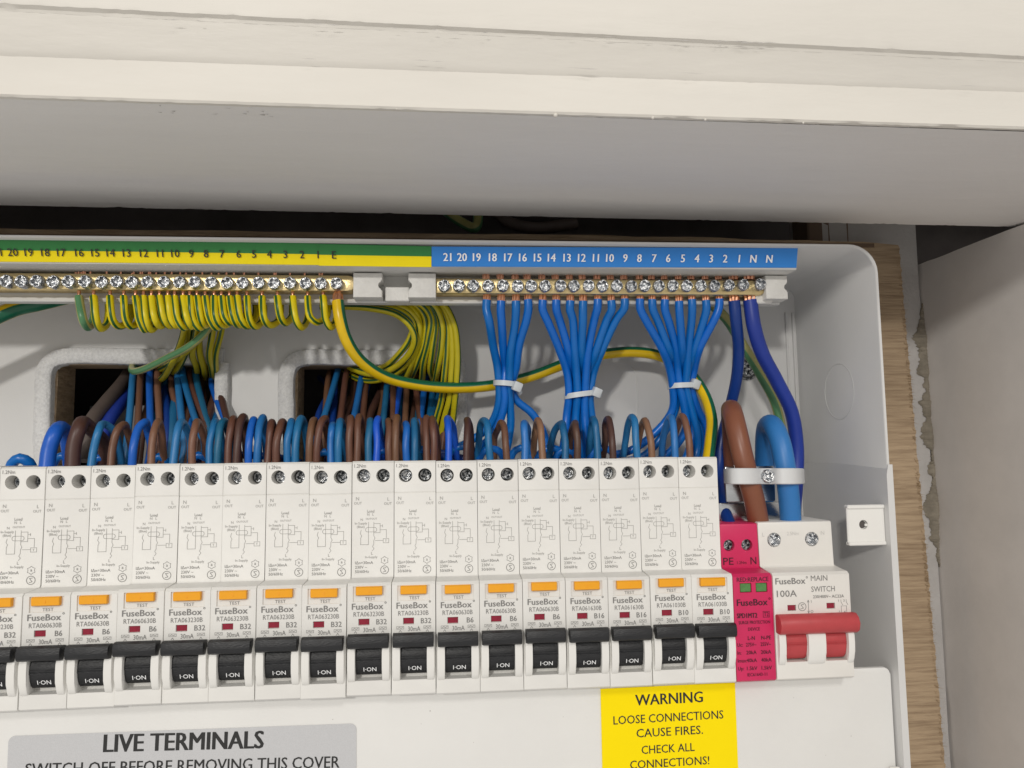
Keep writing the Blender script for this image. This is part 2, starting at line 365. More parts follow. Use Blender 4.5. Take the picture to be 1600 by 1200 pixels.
tag(child('frayed_fibres', finish(bm, 'frayed_fibres', 'splinter'), board), kind='stuff')
child('top_edge', box_mesh('top_edge', 'ply_edge', -520, 118, BOARD-0.35, BOARD+0.2, P(0, 366, BOARD).z-2, P(0, 359, BOARD).z-2), board)

# white side panel on the right, meeting the wall in a rough filled corner
bm = bmesh.new()
n_y, n_z = 30, 60
def pan_x(y, z): return PX+1.2+(WALL-y)*0.035+0.18*math.sin(z*0.09+y*0.05)+random.uniform(-0.06, 0.06)
g = []
for j in range(n_z+1):
    row = []
    for i in range(n_y+1):
        y = WALL+3-(i/n_y)*260; zt = 109.3+random.uniform(-0.25, 0.15); z = zt+(j/n_z)*(-330-zt)
        x = pan_x(y, z)
        if i <= 1: x += max(0, 1.6*math.sin(z*0.045+2.2)+0.6*math.sin(z*0.17))*(1-i)*0.6
        row.append(bm.verts.new((x, y, z)))
    g.append(row)
for j in range(n_z):
    for i in range(n_y): bm.faces.new((g[j][i], g[j][i+1], g[j+1][i+1], g[j+1][i]))
tp = [bm.verts.new((PX+26, v.co.y, v.co.z)) for v in g[0]]
for i in range(n_y): bm.faces.new((g[0][i], tp[i], tp[i+1], g[0][i+1]))
fr = [bm.verts.new((PX+26, g[j][-1].co.y, g[j][-1].co.z)) for j in range(n_z+1)]
for j in range(n_z): bm.faces.new((g[j][-1], g[j+1][-1], fr[j+1], fr[j]))
tag(link(bpy.data.objects.new('side_panel', finish(bm, 'side_panel', 'panel_paint', 50, recalc=False))), 'scuffed white painted side panel right of the plywood board', 'panel')
bm = bmesh.new()                                             # tan filler squeezed into the corner
zs = [86-k*0.5 for k in range(300)]
A, B, C, D = [], [], [], []
wlk = 0
for k, z in enumerate(zs):
    wlk = wlk*0.86+random.gauss(0, 0.55)
    wd = max(0.25, (3.6+1.2*math.sin(k*0.061)+0.9*math.sin(k*0.17+1)+wlk)*min(1, k/40, (299-k)/30))
    A.append(bm.verts.new((PX+0.9-wd, WALL-0.35, z))); B.append(bm.verts.new((PX+0.9-wd*0.8+random.uniform(-0.2, 0.2), WALL-0.9-random.uniform(0, 0.5), z)))
    C.append(bm.verts.new((PX+1.0-wd*0.35+random.uniform(-0.25, 0.25), WALL-1.2-0.22*wd+random.uniform(-0.35, 0.35), z))); D.append(bm.verts.new((PX+2.2, WALL-1.0-wd*0.25+random.uniform(-0.2, 0.2), z)))
for k in range(299):
    for u, v in ((A, B), (B, C), (C, D)): bm.faces.new((u[k], v[k], v[k+1], u[k+1]))
tag(link(bpy.data.objects.new('corner_filler', finish(bm, 'corner_filler', 'filler_tan', 60))), 'rough tan filler bead in the corner beside the side panel', 'filler')

# cupboard lintel over the box: bright front lip, shaded underside, a second board above it
LY = -92.0; LZ = P(800, 176, LY).z; LT = P(800, 112, LY).z; LB = 18.0; LBZ = P(800, 339, LB).z
def chip(x, f, seed): return math.sin(x*f+seed)+0.6*math.sin(x*f*2.7+seed*3)+0.35*math.sin(x*f*6.1+seed)
def board_strip(name, prof, m, step=2.0, tilt=0.0, rough=0.04, soft=25):
    """long board: profile (y,z[,wear]) swept along x; wear makes that edge uneven"""
    bm = bmesh.new(); rows = []; x = -520.0
    while x < 320:
        row = []
        for p in prof(x):
            wr = p[2] if len(p) > 2 else 0
            j = wr*max(0, chip(x, 0.21, p[1])*0.35+random.gauss(0, 0.35))*(1 if chip(x, 0.023, p[1]*2) > -0.2 else 0.25)
            row.append(bm.verts.new((x, p[0]+0.35*j+random.uniform(-rough, rough), p[1]-tilt*(x+100)+j+random.uniform(-rough, rough))))
        rows.append(row); x += step
    for a, b in zip(rows, rows[1:]):
        for i in range(len(a)-1): bm.faces.new((a[i], a[i+1], b[i+1], b[i]))
    return finish(bm, name, m, soft, recalc=False)
lint = empty('cupboard_lintel', (0, 0, 0), 'cream painted cupboard lintel above the fuse box, worn lower edges', 'lintel')
child('front_lip', board_strip('front_lip', lambda x: [(LY+12, LT+0.2), (LY+0.8, LT+0.1), (LY-0.1, LT-0.8, 0.3), (LY, LT-6), (LY, LZ+1.6), (LY-0.25, LZ+0.7), (LY+0.3, LZ, 0.55), (LY+1.6, LZ+0.05)], 'paint_cream', tilt=0.006), lint)
def under(x):
    out = [(LY+1.6, LZ+0.05)]
    for k in range(1, 12):
        f = k/12; out.append((LY+(LB-LY)*f, LZ+(LBZ-LZ)*f+0.25*math.sin(f*5+x*0.004)))
    out.append((LB, LBZ+0.5, 0.35)); out.append((LB+0.4, LBZ+14)); return out
child('underside', board_strip('underside', under, 'paint_under', tilt=0.0075, rough=0.02), lint)
UY = LY-5.0; UZ = P(800, 52, UY).z
child('upper_board', board_strip('upper_board', lambda x: [(UY-1.2, 216), (UY-1.2, UZ+12), (UY-1.0, UZ+2.2), (UY-0.7, UZ+0.8, 0.35), (UY+0.5, UZ+0.2, 0.5), (UY+0.9, UZ-0.6)], 'paint_cream', tilt=0.017), lint)
child('cove', board_strip('cove', lambda x: [(UY+0.9, UZ-0.5-0.017*(x+100)), (UY+2.2, (UZ+LT)/2+1-0.011*(x+100)), (LY-1.6, LT+2.6-0.007*(x+100)), (LY-1.0, LT+1.0-0.0062*(x+100)), (LY-0.35, LT-0.5-0.006*(x+100)), (LY+0.3, LT-1.2-0.006*(x+100))], 'paint_cream', rough=0.03), lint)
bm = bmesh.new()
def mark(p, q, wd):
    d = (q-p).normalized(); n = Vector((-d.z, 0, d.x))*wd; o_ = Vector((0, -0.12, -0.12))
    bm.faces.new([bm.verts.new(v+o_) for v in (p-n*0.3, (p+q)/2-n, q-n*0.2, (p+q)/2+n*0.6)])
for x_, y_, l_ in ((470, 91, 26), (640, 93, 34), (672, 95, 22), (880, 105, 60), (905, 107, 30), (1060, 113, 42), (1500, 133, 30)): mark(P(x_, y_, LY-3.2), P(x_+l_, y_+l_*0.04, LY-3.2), 0.10)
for k in range(26):
    x_ = random.gauss(620, 200) if k < 12 else random.gauss(1140, 60); y_ = 41+(x_-560)*0.040+random.uniform(-1.5, 1.5); l_ = random.uniform(5, 26); mark(P(x_, y_, UY-1.4), P(x_+l_, y_+l_*0.04, UY-1.4), random.uniform(0.06, 0.2))
child('edge_cracks', finish(bm, 'edge_cracks', 'crack_grey', recalc=False), lint)
bm = bmesh.new()
for k in range(18):
    a_ = P(random.uniform(246, 420), 160+random.uniform(6, 22), 0); f = random.uniform(0.03, 0.16); y_ = LY+(LB-LY)*f*0.45; z_ = LZ+(LBZ-LZ)*f*0.45-0.25-0.0075*(-100)*0
    x_ = P(random.uniform(246, 420), 170, y_).x; z_ = z_-0.0075*(x_+100)
    l_ = random.uniform(0.4, 2.2); bm.faces.new([bm.verts.new(v) for v in ((x_, y_, z_), (x_+l_, y_+random.uniform(-.5, .5), z_), (x_+l_*0.8, y_+0.35, z_))])
child('scuff_marks', finish(bm, 'scuff_marks', 'crack_grey', recalc=False), lint)
for x_, y_, r_ in ((868, 180, 0.75), (1020, 184, 0.55), (1102, 187, 0.45), (1255, 192, 0.4), (620, 170, 0.4)):
    bm = bmesh.new(); bmesh.ops.create_icosphere(bm, subdivisions=2, radius=r_); child('paint_drip', finish(bm, 'paint_drip', 'paint_cream', 80), lint, P(x_, y_, LY+0.4))
child('top_board', box_mesh('top_board', 'paint_cream', -520, 319, UY+1, 22, 213, 220), lint)

# inside the cavity above the board: batten, loose cables with shade put into colour
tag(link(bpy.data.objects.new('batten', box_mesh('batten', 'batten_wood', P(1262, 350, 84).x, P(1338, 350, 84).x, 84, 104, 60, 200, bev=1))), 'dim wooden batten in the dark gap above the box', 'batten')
wire('loose_cable', 'earth_green_face', [(690, 325, 175), (722, 348, 165), (742, 356, 160), (748, 325, 172)], 3.4, 'dim green and yellow cable curled in the dark gap above box', 'cable')
wire('loose_cable', 'sheath_dark', [(765, 318, 180), (790, 345, 170), (830, 356, 165), (900, 350, 170)], 4.0, 'dark sheathed cable lying in the gap behind the blue label strip', 'cable')

# ================================================================== enclosure
RIM = -8.0
enc = empty('enclosure', (0, 0, -40), 'pale grey plastic fuse box housing open at the front', 'fuse box')
EO = Vector((0, 0, 40))                                      # child offset
def enc_child(name, me): return child(name, me, enc, EO)
XR, XRB, ZTP, ZTB = 72.4, 70.4, 92.6, 90.5                   # inside of the right and top walls at rim and at back
bm = bmesh.new()
add_box(bm, -520, XRB+3, BACK-0.0, BACK+0.3, -240, ZTB+3)
cut_face(bm, lambda f: all(abs(v.co.y-BACK) < 0.01 for v in f.verts), [(rrect(*HL, 9), 0.25, False), (rrect(*HR, 9), 0.25, False)])
fb = [f for f in bm.faces if all(abs(v.co.y-BACK-0.3) < 0.01 for v in f.verts)]
bmesh.ops.delete(bm, geom=fb, context='FACES_ONLY')
enc_child('back_plate', finish(bm, 'back_plate', 'box_plastic'))
# raised pads and knock-out outlines pressed into the back plate
def ring_mesh(name, m, outer, inner, y0, y1):
    bm = bmesh.new(); n = len(outer)
    lv = [[bm.verts.new((x, y, z)) for x, z in pr] for pr, y in ((outer, y1), (outer, y0), (inner, y0), (inner, y1))]
    for a, b in zip(lv, lv[1:]):
        for i in range(n): bm.faces.new((a[i], a[(i+1) % n], b[(i+1) % n], b[i]))
    return finish(bm, name, m, 40)
c0, c1 = P(812, 566, BACK), P(1000, 720, BACK)
enc_child('knockout_outline', ring_mesh('knockout_outline', 'box_plastic', rrect(c0.x, c1.x, -6, c0.z, 9), rrect(c0.x+0.7, c1.x-0.7, -5.3, c0.z-0.7, 8.5), BACK-0.45, BACK+0.1))
# walls swept round the rounded corner: right wall, corner, top wall
def wall_path(xw, zw, r, n=8):
    pts = [(xw, -240.0), (xw, -60.0), (xw, 0), (xw, zw-r)]
    for i in range(1, n+1):
        t = math.radians(90*i/n); pts.append((xw-r+r*math.cos(t), zw-r+r*math.sin(t)))
    pts += [(0, zw), (-200, zw), (-520, zw)]; return pts
bm = bmesh.new(); levels = []
for (xw, zw, r, y) in ((XRB, ZTB, 6, BACK+0.2), (XRB+0.5, ZTB+0.4, 7, BACK-6), (XR-0.1, ZTP-0.1, 11.5, RIM+0.5), (XR+0.25, ZTP+0.25, 11.8, RIM), (XR+1.2, ZTP+0.9, 12.6, RIM), (XR+1.5, ZTP+1.2, 12.9, RIM+0.6), (XR+1.0, ZTP+0.9, 12, BACK)):
    levels.append([bm.verts.new((x, y, z)) for x, z in wall_path(xw, zw, r)])
for a, b in zip(levels, levels[1:]):
    for i in range(len(a)-1): bm.faces.new((a[i], a[i+1], b[i+1], b[i]))
enc_child('side_walls', finish(bm, 'side_walls', 'box_plastic', 35))
# thicker lower flange of the right wall, stepped out below the crease
bm = bmesh.new()
zc = P(1384, 742, RIM).z
prof = [(XR-0.6, RIM-0.5), (XR+2.3, RIM-0.5), (XR+2.3, 30), (XRB+1.6, BACK), (XRB-0.9, BACK), (XRB-0.9, BACK-0.1)]
a = [bm.verts.new((x, y, zc)) for x, y in prof]; b = [bm.verts.new((x, y, -240)) for x, y in prof]
for i in range(len(prof)): bm.faces.new((a[i], a[(i+1) % len(prof)], b[(i+1) % len(prof)], b[i]))
a2 = [bm.verts.new((x+(0.9 if x < XR else 0), y, zc+4.5)) for x, y in prof]
for i in range(len(prof)): bm.faces.new((a2[i], a2[(i+1) % len(prof)], a[(i+1) % len(prof)], a[i]))
enc_child('flange', finish(bm, 'flange', 'box_plastic', 30))
# vertical ribs in the back corner
for k, (dx, hgt) in enumerate(((-5.4, 1.1), (-1.6, 1.4))):
    enc_child('rib', box_mesh('rib', 'box_plastic', XRB+dx-0.6, XRB+dx+0.6, BACK-hgt, BACK+0.1, -200, P(1250, 486, BACK).z-1, bev=0.4))
# round knock-out on the right wall (bead)
kc = P(1287, 612, 27)
wx = lambda y: XRB+0.4+(XR-XRB-0.5)*(BACK-6-y)/(BACK-6-RIM)
bm = bmesh.new(); ring = [Vector((wx(kc.y+13*math.cos(t))+0.30, kc.y+13*math.cos(t), kc.z+13.5*math.sin(t))) for t in [2*math.pi*i/40 for i in range(41)]]
add_tube(bm, ring, 0.42, 6, cap=False)
enc_child('knockout_ring', finish(bm, 'knockout_ring', 'box_plastic', 60))
# cover fixing post on the right wall
a, b = P(1323, 790, -5), P(1371, 851, -5); x0, x1, z1, z0 = a.x, XR-1.2, a.z, b.z
bm = bmesh.new()
add_box(bm, x0, x1, -5, -3.4, z0, z1, bev=0.5)
cut_face(bm, lambda f: all(abs(v.co.y+5) < 0.01 for v in f.verts), [(circ((x0+x1)/2-1.0, (z0+z1)/2+0.2, 2.0, 18), 1.3, False)])
post = enc_child('screw_post', finish(bm, 'screw_post', 'guard_plastic', 35))
bm = bmesh.new()
add_box(bm, x0, x1+0.6, -5.8, -2.6, z1-1.5, z1+0.2, bev=0.4); add_box(bm, x0, x1+0.6, -5.8, -2.6, z0-0.2, z0+1.5, bev=0.4)
add_box(bm, x1-0.6, x1+0.4, -5.2, 12, z0+1.2, z1-1.2, bev=0.2)
add_box(bm, (x0+x1)/2-0.2, (x0+x1)/2+2.4, -4.6, -4.0, (z0+z1)/2-0.5, (z0+z1)/2+0.5)
child('post_flange', finish(bm, 'post_flange', 'guard_plastic', 35), post)
child('bore_shade_disc', tube_mesh('bore_shade_disc', 'cavity_dark', [((x0+x1)/2-1.0, -3.6, (z0+z1)/2+0.2), ((x0+x1)/2-1.0, -3.2, (z0+z1)/2+0.2)], 1.7, 14), post)  # dark disc in the hole, its shade put into the colour
def onwall(px, py):
    y = 0.0
    for k in range(60):
        if P(px, py, y).x > wx(y)-0.4: break
        y += 0.7
    return P(px, py, y)

# foam edging round the two cable openings (each piece a strip of its own)
def foam(name, pts, label, r0=3.9, y=BACK-2.2):
    """flat strip following pts (x,z); outer side to the left of travel"""
    path = catmull([(x, 0, z) for x, z in pts], 2.0); bm = bmesh.new(); rows = []
    for i, p in enumerate(path):
        t = (path[min(i+1, len(path)-1)]-path[max(i-1, 0)]).normalized(); n = Vector((-t.z, 0, t.x))
        j = lambda: Vector((random.uniform(-0.13, 0.13), random.uniform(-0.15, 0.15), random.uniform(-0.13, 0.13)))
        sec = [(-r0, 4.0), (-r0, -1.2), (-r0+0.5, -2.0), (0, -2.2), (r0-0.5, -2.0), (r0, -1.2), (r0, 4.0)]
        rows.append([bm.verts.new(Vector((p.x, y, p.z))+n*a+Vector((0, b, 0))+j()) for a, b in sec])
    for a, b in zip(rows, rows[1:]):
        for i in range(len(a)-1): bm.faces.new((a[i], b[i], b[i+1], a[i+1]))
    for r in (rows[0], rows[-1]): bm.faces.new(r)
    return tag(link(bpy.data.objects.new(name, finish(bm, name, 'foam', 70))), label, 'edging')
def edge_path(x0, x1, z0, z1, r=8):
    return [(x0, z0), (x0, (z0+z1)/2), (x0, z1-r), (x0+r*0.3, z1-r*0.3), (x0+r, z1), ((x0+x1)/2, z1), (x1, z1)]
o = 2.7
foam('edging_strip', [(HL[0]+8, HL[2]-3), (HL[0]+1, HL[2]), (HL[0]-o+1, HL[2]+8)]+edge_path(HL[0]-o, HL[1]+3, 14, HL[3]+o)[1:], 'speckled grey foam edging along the top and left of left opening')
foam('edging_strip', [(HL[1]+o, HL[3]-0.6), (HL[1]+o+0.2, 20), (HL[1]+o, -6)], 'short upright grey foam edging at right side of left opening', 3.3)
foam('edging_strip', [(HL[1]+2, HL[2]-o-0.4), ((HL[0]+HL[1])/2, HL[2]-o-0.3), (HL[0]+10, HL[2]-o)], 'grey foam edging along the bottom of the left opening', 3.6)
foam('edging_strip', edge_path(HR[0]-o, HR[1]-16, -6, HR[3]+o), 'speckled grey foam edging along the top and left of right opening')
foam('edging_strip', [(HR[1]-12, HR[3]+o), (HR[1]-5, HR[3]+o), (HR[1]+1, HR[3]+0.5), (HR[1]+o, HR[3]-7), (HR[1]+o, 20), (HR[1]+o, -6)], 'thin grey foam edging at the right side of right opening', 2.9)
child('lit_wall_slab', box_mesh('lit_wall_slab', 'lit_wall_grey', P(140, 640, 120).x, P(240, 640, 120).x, 120, 140, -60, P(180, 634, 120).z), enc, EO)  # grey slab added for the lit patch of wall behind the opening

# back-plate fixing screw
fs = empty('fixing_screw', P(1167, 577, BACK-0.2), 'dull fixing screw in the back plate beside the thick blue lead', 'screw')
child('head', screw_head('fixing_head', 'zinc_dark', 4.4, 1.6, rec=0.6, wd=0.3, deep=1.0), fs)
bm = bmesh.new(); add_tube(bm, [Vector((5.3*math.cos(t), -0.4, 5.3*math.sin(t))) for t in [2*math.pi*i/24 for i in range(25)]], 0.7, 6, cap=False)
child('washer', finish(bm, 'washer', 'zinc_dark', 60), fs)

# lower cover plate with stickers
CV = -4.0
zt = P(1391, 1043, CV).z
xr = P(1391, 1050, CV).x
bm = bmesh.new(); pr = [(-520, zt-60), (-520, zt)] ; pr = [(-520, -240), (xr, -240)]
for i in range(7):
    t = math.radians(15*i); pr.append((xr-2.6+2.6*math.cos(t), zt-2.6+2.6*math.sin(t)))
pr.append((-520, zt))
add_prism_z(bm, pr, CV, CV+2.2)
es = [e for e in bm.edges if all(abs(v.co.y-CV) < 0.01 for v in e.verts)]
bmesh.ops.bevel(bm, geom=es, offset=0.5, segments=2, profile=0.5, affect='EDGES')
tag(link(bpy.data.objects.new('cover_plate', finish(bm, 'cover_plate', 'cover_plastic', 35))), 'white plastic lower cover plate under the breaker row', 'cover')
bm = bmesh.new(); add_box(bm, XR-5.5, XR-1.4, RIM+1, RIM+2.5, -240, P(1391, 1195, CV).z, bev=0.3)
enc_child('cover_latch', finish(bm, 'cover_latch', 'guard_plastic', 35))

cvo = col.objects['cover_plate']
bm = bmesh.new()
for px_, py_, r_ in ((672, 1111, 0.28), (658, 1131, 0.16), (520, 1124, 0.18), (740, 1160, 0.14), (1240, 1090, 0.15), (1330, 1150, 0.2), (880, 1120, 0.13), (1290, 1180, 0.13)):
    p_ = P(px_, py_, CV-0.06); bm.faces.new([bm.verts.new((p_.x+r_*math.cos(t)*random.uniform(0.6, 1.3), p_.y, p_.z+r_*math.sin(t)*random.uniform(0.6, 1.3))) for t in [k*math.pi/3.5 for k in range(7)]])
tag(child('dirt_specks', finish(bm, 'dirt_specks', 'crack_grey', recalc=False), cvo), kind='stuff')
def sticker(name, m, pts, y, label, texts, ink, thick=0.12, cat='sticker', up=(0, 0, 1)):
    """thin sheet with printed lines; pts (x,z); texts (string, cap, x, z, kw)"""
    ox = sum(p[0] for p in pts)/len(pts); oz = min(p[1] for p in pts)
    e = empty(name, (ox, y, oz), label, cat)
    bm = bmesh.new(); add_prism_z(bm, [(x-ox, z-oz) for x, z in pts], -thick, 0)
    child('sheet', finish(bm, name, m), e)
    bm = bmesh.new()
    for s, cap, x, z, kw in texts: put_text(bm, s, cap, (x-ox, -thick, z-oz), lift=0.06, **kw)
    child('lettering', finish(bm, 'lettering', ink, recalc=False), e)
    return e
# warning sticker
def zx(px, py, y=CV): p = P(px, py, y); return p.x, p.z
a, b = zx(938, 1076), zx(1148, 1066)
wz = lambda py: P(1043, py, CV).z
wp = [(a[0], a[1]-85), (b[0]-0.2, b[1]-86), (b[0], b[1]), (a[0], a[1])]
def wtxt(s, x0, x1, ymid, cap):
    p0, p1 = P(x0, ymid, CV), P(x1, ymid, CV)
    return (s, cap, (p0.x+p1.x)/2, (p0.z+p1.z)/2, dict(width=p1.x-p0.x, bold=0.03 if s == 'WARNING' else 0.012, right=(1, 0, 0.012), up=(0, 0, 1)))
sticker('warning_sticker', 'sticker_yellow', wp, CV-0.15, 'yellow warning sticker with black capitals below the right breakers',
        [wtxt('WARNING', 992, 1098, 1091, 4.3), wtxt('LOOSE CONNECTIONS', 958, 1130, 1120.5, 3.3), wtxt('CAUSE FIRES.', 994, 1098, 1142.5, 3.3), wtxt('CHECK ALL', 1002, 1085, 1169, 3.2), wtxt('CONNECTIONS!', 984, 1108, 1191, 3.2)], 'print_black')
# silver sticker
a = zx(14, 1150); b = zx(557, 1130)
r = 2.4; pr = [(a[0]+0.6, a[1]-70), (b[0]+0.4, b[1]-70)]
for i in range(6):
    t = math.radians(18*i); pr.append((b[0]-r+r*math.cos(t), b[1]-r+r*math.sin(t)))
for i in range(6):
    t = math.radians(90+18*i); pr.append((a[0]+r+r*math.cos(t), a[1]-r+r*math.sin(t)))
def ltxt(s, x0, y0, x1, y1, cap, bold):
    p0, p1 = P(x0, y0, CV), P(x1, y1, CV); d = p1-p0
    return (s, cap, (p0.x+p1.x)/2, (p0.z+p1.z)/2, dict(width=d.length, bold=bold, right=(d.x, 0, d.z), up=(-d.z, 0, d.x)))
sticker('terminal_sticker', 'sticker_silver', pr, CV-0.15, 'silver sticker reading LIVE TERMINALS at lower left of cover plate',
        [ltxt('LIVE TERMINALS', 162, 1161, 413, 1155, 6.6, 0.045), ltxt('SWITCH OFF BEFORE REMOVING THIS COVER', 40, 1202, 531, 1190, 4.4, 0.02)], 'print_black')

# ================================================================== breakers
PITCH_X = 17.5; WB = 17.3; NY = -12.6
body_prof = [(34, -0.2), (33.5, 0), (0.8, 0), (0, -0.8), (0, -13.0), (0.35, -13.15), (0.35, -13.35), (0, -13.5), (0, -47.2), (-0.5, -48.0), (-11.6, -48.3), (NY, -49.3), (NY, -91.3), (-11.8, -92.0), (2, -92.4), (34, -90)]
hw = WB/2
bm = bmesh.new(); add_prism(bm, body_prof, -hw, hw, bev=0.32, seg=2)
cut_face(bm, lambda f: all(abs(v.co.y) < 0.02 for v in f.verts) and f.calc_center_median().z > -13, [(circ(-4.0, -6.1, 2.85, 20), 11, True), (circ(4.1, -6.1, 2.85, 20), 11, True)])
cut_face(bm, lambda f: all(abs(v.co.y-NY) < 0.02 for v in f.verts),
         [(rect(-6.4, 6.4, -55.5, -49.5), 0.7, True), (rect(-4.2, 0.15, -64.7, -62.1), 0.9, True), (rect(-5.4, 5.4, -86.0, -70.6), 5.0, True)])
M_body = finish(bm, 'breaker_body', 'breaker_plastic', 35)
M_scr = screw_head('terminal_screw', 'zinc', 2.55, 1.0, rec=0.8, wd=0.46, deep=1.3, notch=True)
M_scr2 = screw_head('terminal_screw_shaded', 'zinc_dark', 2.55, 1.0, rec=0.72, wd=0.34, deep=0.9, notch=True)  # darker zinc copy: shade of the deep holes put into the colour
bm = bmesh.new(); add_prism(bm, [(1.2, -49.5), (-1.6, -49.5), (-2.1, -49.9), (-1.9, -52.6), (-1.3, -53.0), (1.2, -53.0)], -5.2, 5.2, bev=0.3, seg=2)
add_box(bm, -0.22, 0.22, -2.15, -1.9, -51.8, -50.7)
M_test = finish(bm, 'test_button', 'test_orange', 40)
bm = bmesh.new(); vs_ = [bm.verts.new(p) for p in ((-2.6, 11.6, 1.25), (2.2, 11.6, 1.25), (3.4, 1.6, 0.95), (-4.6, 1.6, 0.95))]; bm.faces.new(vs_); bm.faces.new([bm.verts.new(v.co-Vector((0, 0, 0.25))) for v in vs_])
M_trap = finish(bm, 'orange_trapezoid', 'pale_orange')  # thin pale orange trapezoid behind the test button
M_win = box_mesh('indicator_window', 'window_red', -4.0, 0.0, 0.55, 0.85, -64.5, -62.3)
# toggle: ribbed drum between the guards, with the wide grip bar in front of it
drum = []
for i in range(15):
    t = math.radians(-43+i*6.4); rr = 9.0 if i < 8 else 9.4
    drum.append((8.8-rr*math.cos(t), -78.0+rr*math.sin(t)))
drum = drum+[(4.9, drum[-1][1]), (4.9, drum[0][1])]
bm = bmesh.new(); add_prism(bm, drum, -5.15, 5.15, bev=0.2)
grip = [(2.5, -68.6), (-1.5, -67.5), (-3.6, -67.3), (-4.8, -67.9), (-5.3, -70.0), (-5.0, -71.9), (-4.0, -72.7), (-1.0, -73.0), (2.5, -73.4)]
add_prism(bm, grip, -7.95, 7.95, bev=0.35, seg=2)
for zr in (-77.3, -78.3): add_box(bm, -5.1, 5.1, -0.62, 0.1, zr-0.15, zr+0.15)
M_tog = finish(bm, 'toggle', 'toggle_black', 40)
guard = [(1.5, -70.6), (-0.6, -70.6), (-1.8, -72), (-2.2, -74.5), (-2.3, -78), (-2.0, -81.5), (-1.4, -84.3), (-0.5, -86.0), (0.4, -86.6), (1.5, -86.6)]
bm = bmesh.new(); add_prism(bm, guard, -1.45, 1.45, bev=0.45, seg=2)
M_guard = finish(bm, 'toggle_guard', 'guard_plastic', 40)
# printing
t_lo = math.radians(-40); LD = (3.2-9.1*math.cos(t_lo), -76.6+9.28*math.sin(t_lo))
bm = bmesh.new(); put_text(bm, 'I·ON', 1.75, (0.5, 0.0, -81.4), up=(0, -0.36, 1), lift=0.35, width=5.0, bold=0.006)
M_on = finish(bm, 'toggle_lettering', 'print_white', recalc=False)
def breaker_print(model, rating):
    bm = bmesh.new(); y = NY
    put_text(bm, 'TEST', 1.2, (0.3, y+0.7, -54.5), sx=1.1)
    put_text(bm, 'FuseBox', 2.35, (-0.6, y, -57.3), width=12.4, bold=0.025)
    put_line(bm, circ(6.45, -56.0, 0.32, 8), 0.16, y-0.12, closed=True)
    put_text(bm, model, 1.75, (-0.1, y, -60.3), width=12.0)
    put_text(bm, rating, 2.0, (4.9, y, -63.4), sx=0.95, bold=0.015)
    put_text(bm, '30mA', 1.75, (0.2, y, -66.4), width=4.9)
    for dx, g in ((-5.3, 0), (5.4, 1)):                      # small symbols
        put_line(bm, rect(dx-1.4, dx+1.4, -66.4, -65.4), 0.12, y-0.12, closed=True)
        put_line(bm, [(dx-1.0, -66.1), (dx-0.3, -65.7), (dx+0.3, -66.1), (dx+1.0, -65.7)], 0.16, y-0.12)
        put_line(bm, [(dx-0.5, -67.6), (dx, -66.9), (dx+0.5, -67.6)], 0.16, y-0.12)
    return finish(bm, 'lettering_'+rating, 'print_grey', recalc=False)
bm = bmesh.new()                                             # wiring diagram printed on the upper face
for s, cap, x, z in (('N', 1.35, -6.4, -15.6), ('OUT', 1.05, -6.2, -17.5), ('L', 1.35, 6.4, -15.9), ('OUT', 1.05, 6.2, -17.8), ('Load', 1.1, -0.9, -20.8), ('N', 1.0, -1.9, -22.2), ('L', 1.0, 0.1, -22.2),
                     ('OUT', 0.75, -1.8, -24.0), ('OUT', 0.75, 0.6, -24.0), ('N', 1.0, -4.6, -24.3), ('In-Supply', 0.95, -4.9, -25.8), ('(Blue)', 0.95, -5.0, -27.2), ('L', 1.2, -0.3, -38.2), ('In-Supply', 0.95, -0.6, -39.7), ('T', 0.9, 5.4, -33.2)):
    put_text(bm, s, cap, (x, 0, z))
for pts in ([(-1.9, -21.5), (-1.9, -21.2), (0.2, -21.2), (0.2, -21.5)], [(-1.8, -25.4), (-1.8, -34.6), (-5.0, -34.6), (-5.0, -32), (-4.6, -31), (-5.2, -30), (-4.8, -28.6)], [(0.4, -25.4), (0.4, -31), (0.9, -32), (0.4, -33), (0.4, -34.5), (-0.1, -35.5), (0.5, -36.3), (-0.2, -37.2)],
            [(0.4, -26), (3.0, -26), (3.0, -29.8), (0.4, -29.8)], [(3.0, -27), (4.0, -27)], [(4.0, -26.5), (4.0, -27.5)], [(3.0, -28.6), (5.6, -28.6), (5.6, -32)], [(1.0, -33), (4.2, -33)]):
    put_line(bm, pts, 0.16)
put_line(bm, rrect(-3.0, 1.6, -29.4, -27.6, 0.8, 3), 0.15, closed=True); put_line(bm, rect(4.3, 6.6, -34.0, -32.3), 0.15, closed=True)
M_dia = finish(bm, 'printed_diagram', 'print_pale', recalc=False)
bm = bmesh.new()
for s, z in (('I△n=30mA', -42.0), ('230V ~', -43.8), ('50/60Hz', -45.6)): put_text(bm, s.replace('△', 'Δ'), 1.15, (-7.2, 0, z), align='L', sx=1.0)
put_line(bm, circ(4.9, -45.1, 1.65, 18), 0.2, closed=True); put_line(bm, [(5.5, -44.2), (4.4, -44.4), (5.4, -45.7), (4.3, -46.0)], 0.2)
put_line(bm, [(x*1.0, z) for i, (x, z) in enumerate([(4.9+(1.65 if i % 2 else 1.25)*math.cos(math.pi*i/6), -41.2+(1.65 if i % 2 else 1.25)*math.sin(math.pi*i/6)) for i in range(12)])], 0.14, closed=True)
put_text(bm, 'a', 1.2, (4.9, 0, -41.0))
M_rat = finish(bm, 'printed_rating', 'print_grey', recalc=False)
bm = bmesh.new(); put_text(bm, '1.2Nm', 1.45, (-5.4, 0, -1.95), sx=0.9)
M_tor = finish(bm, 'torque_lettering', 'print_grey', recalc=False)
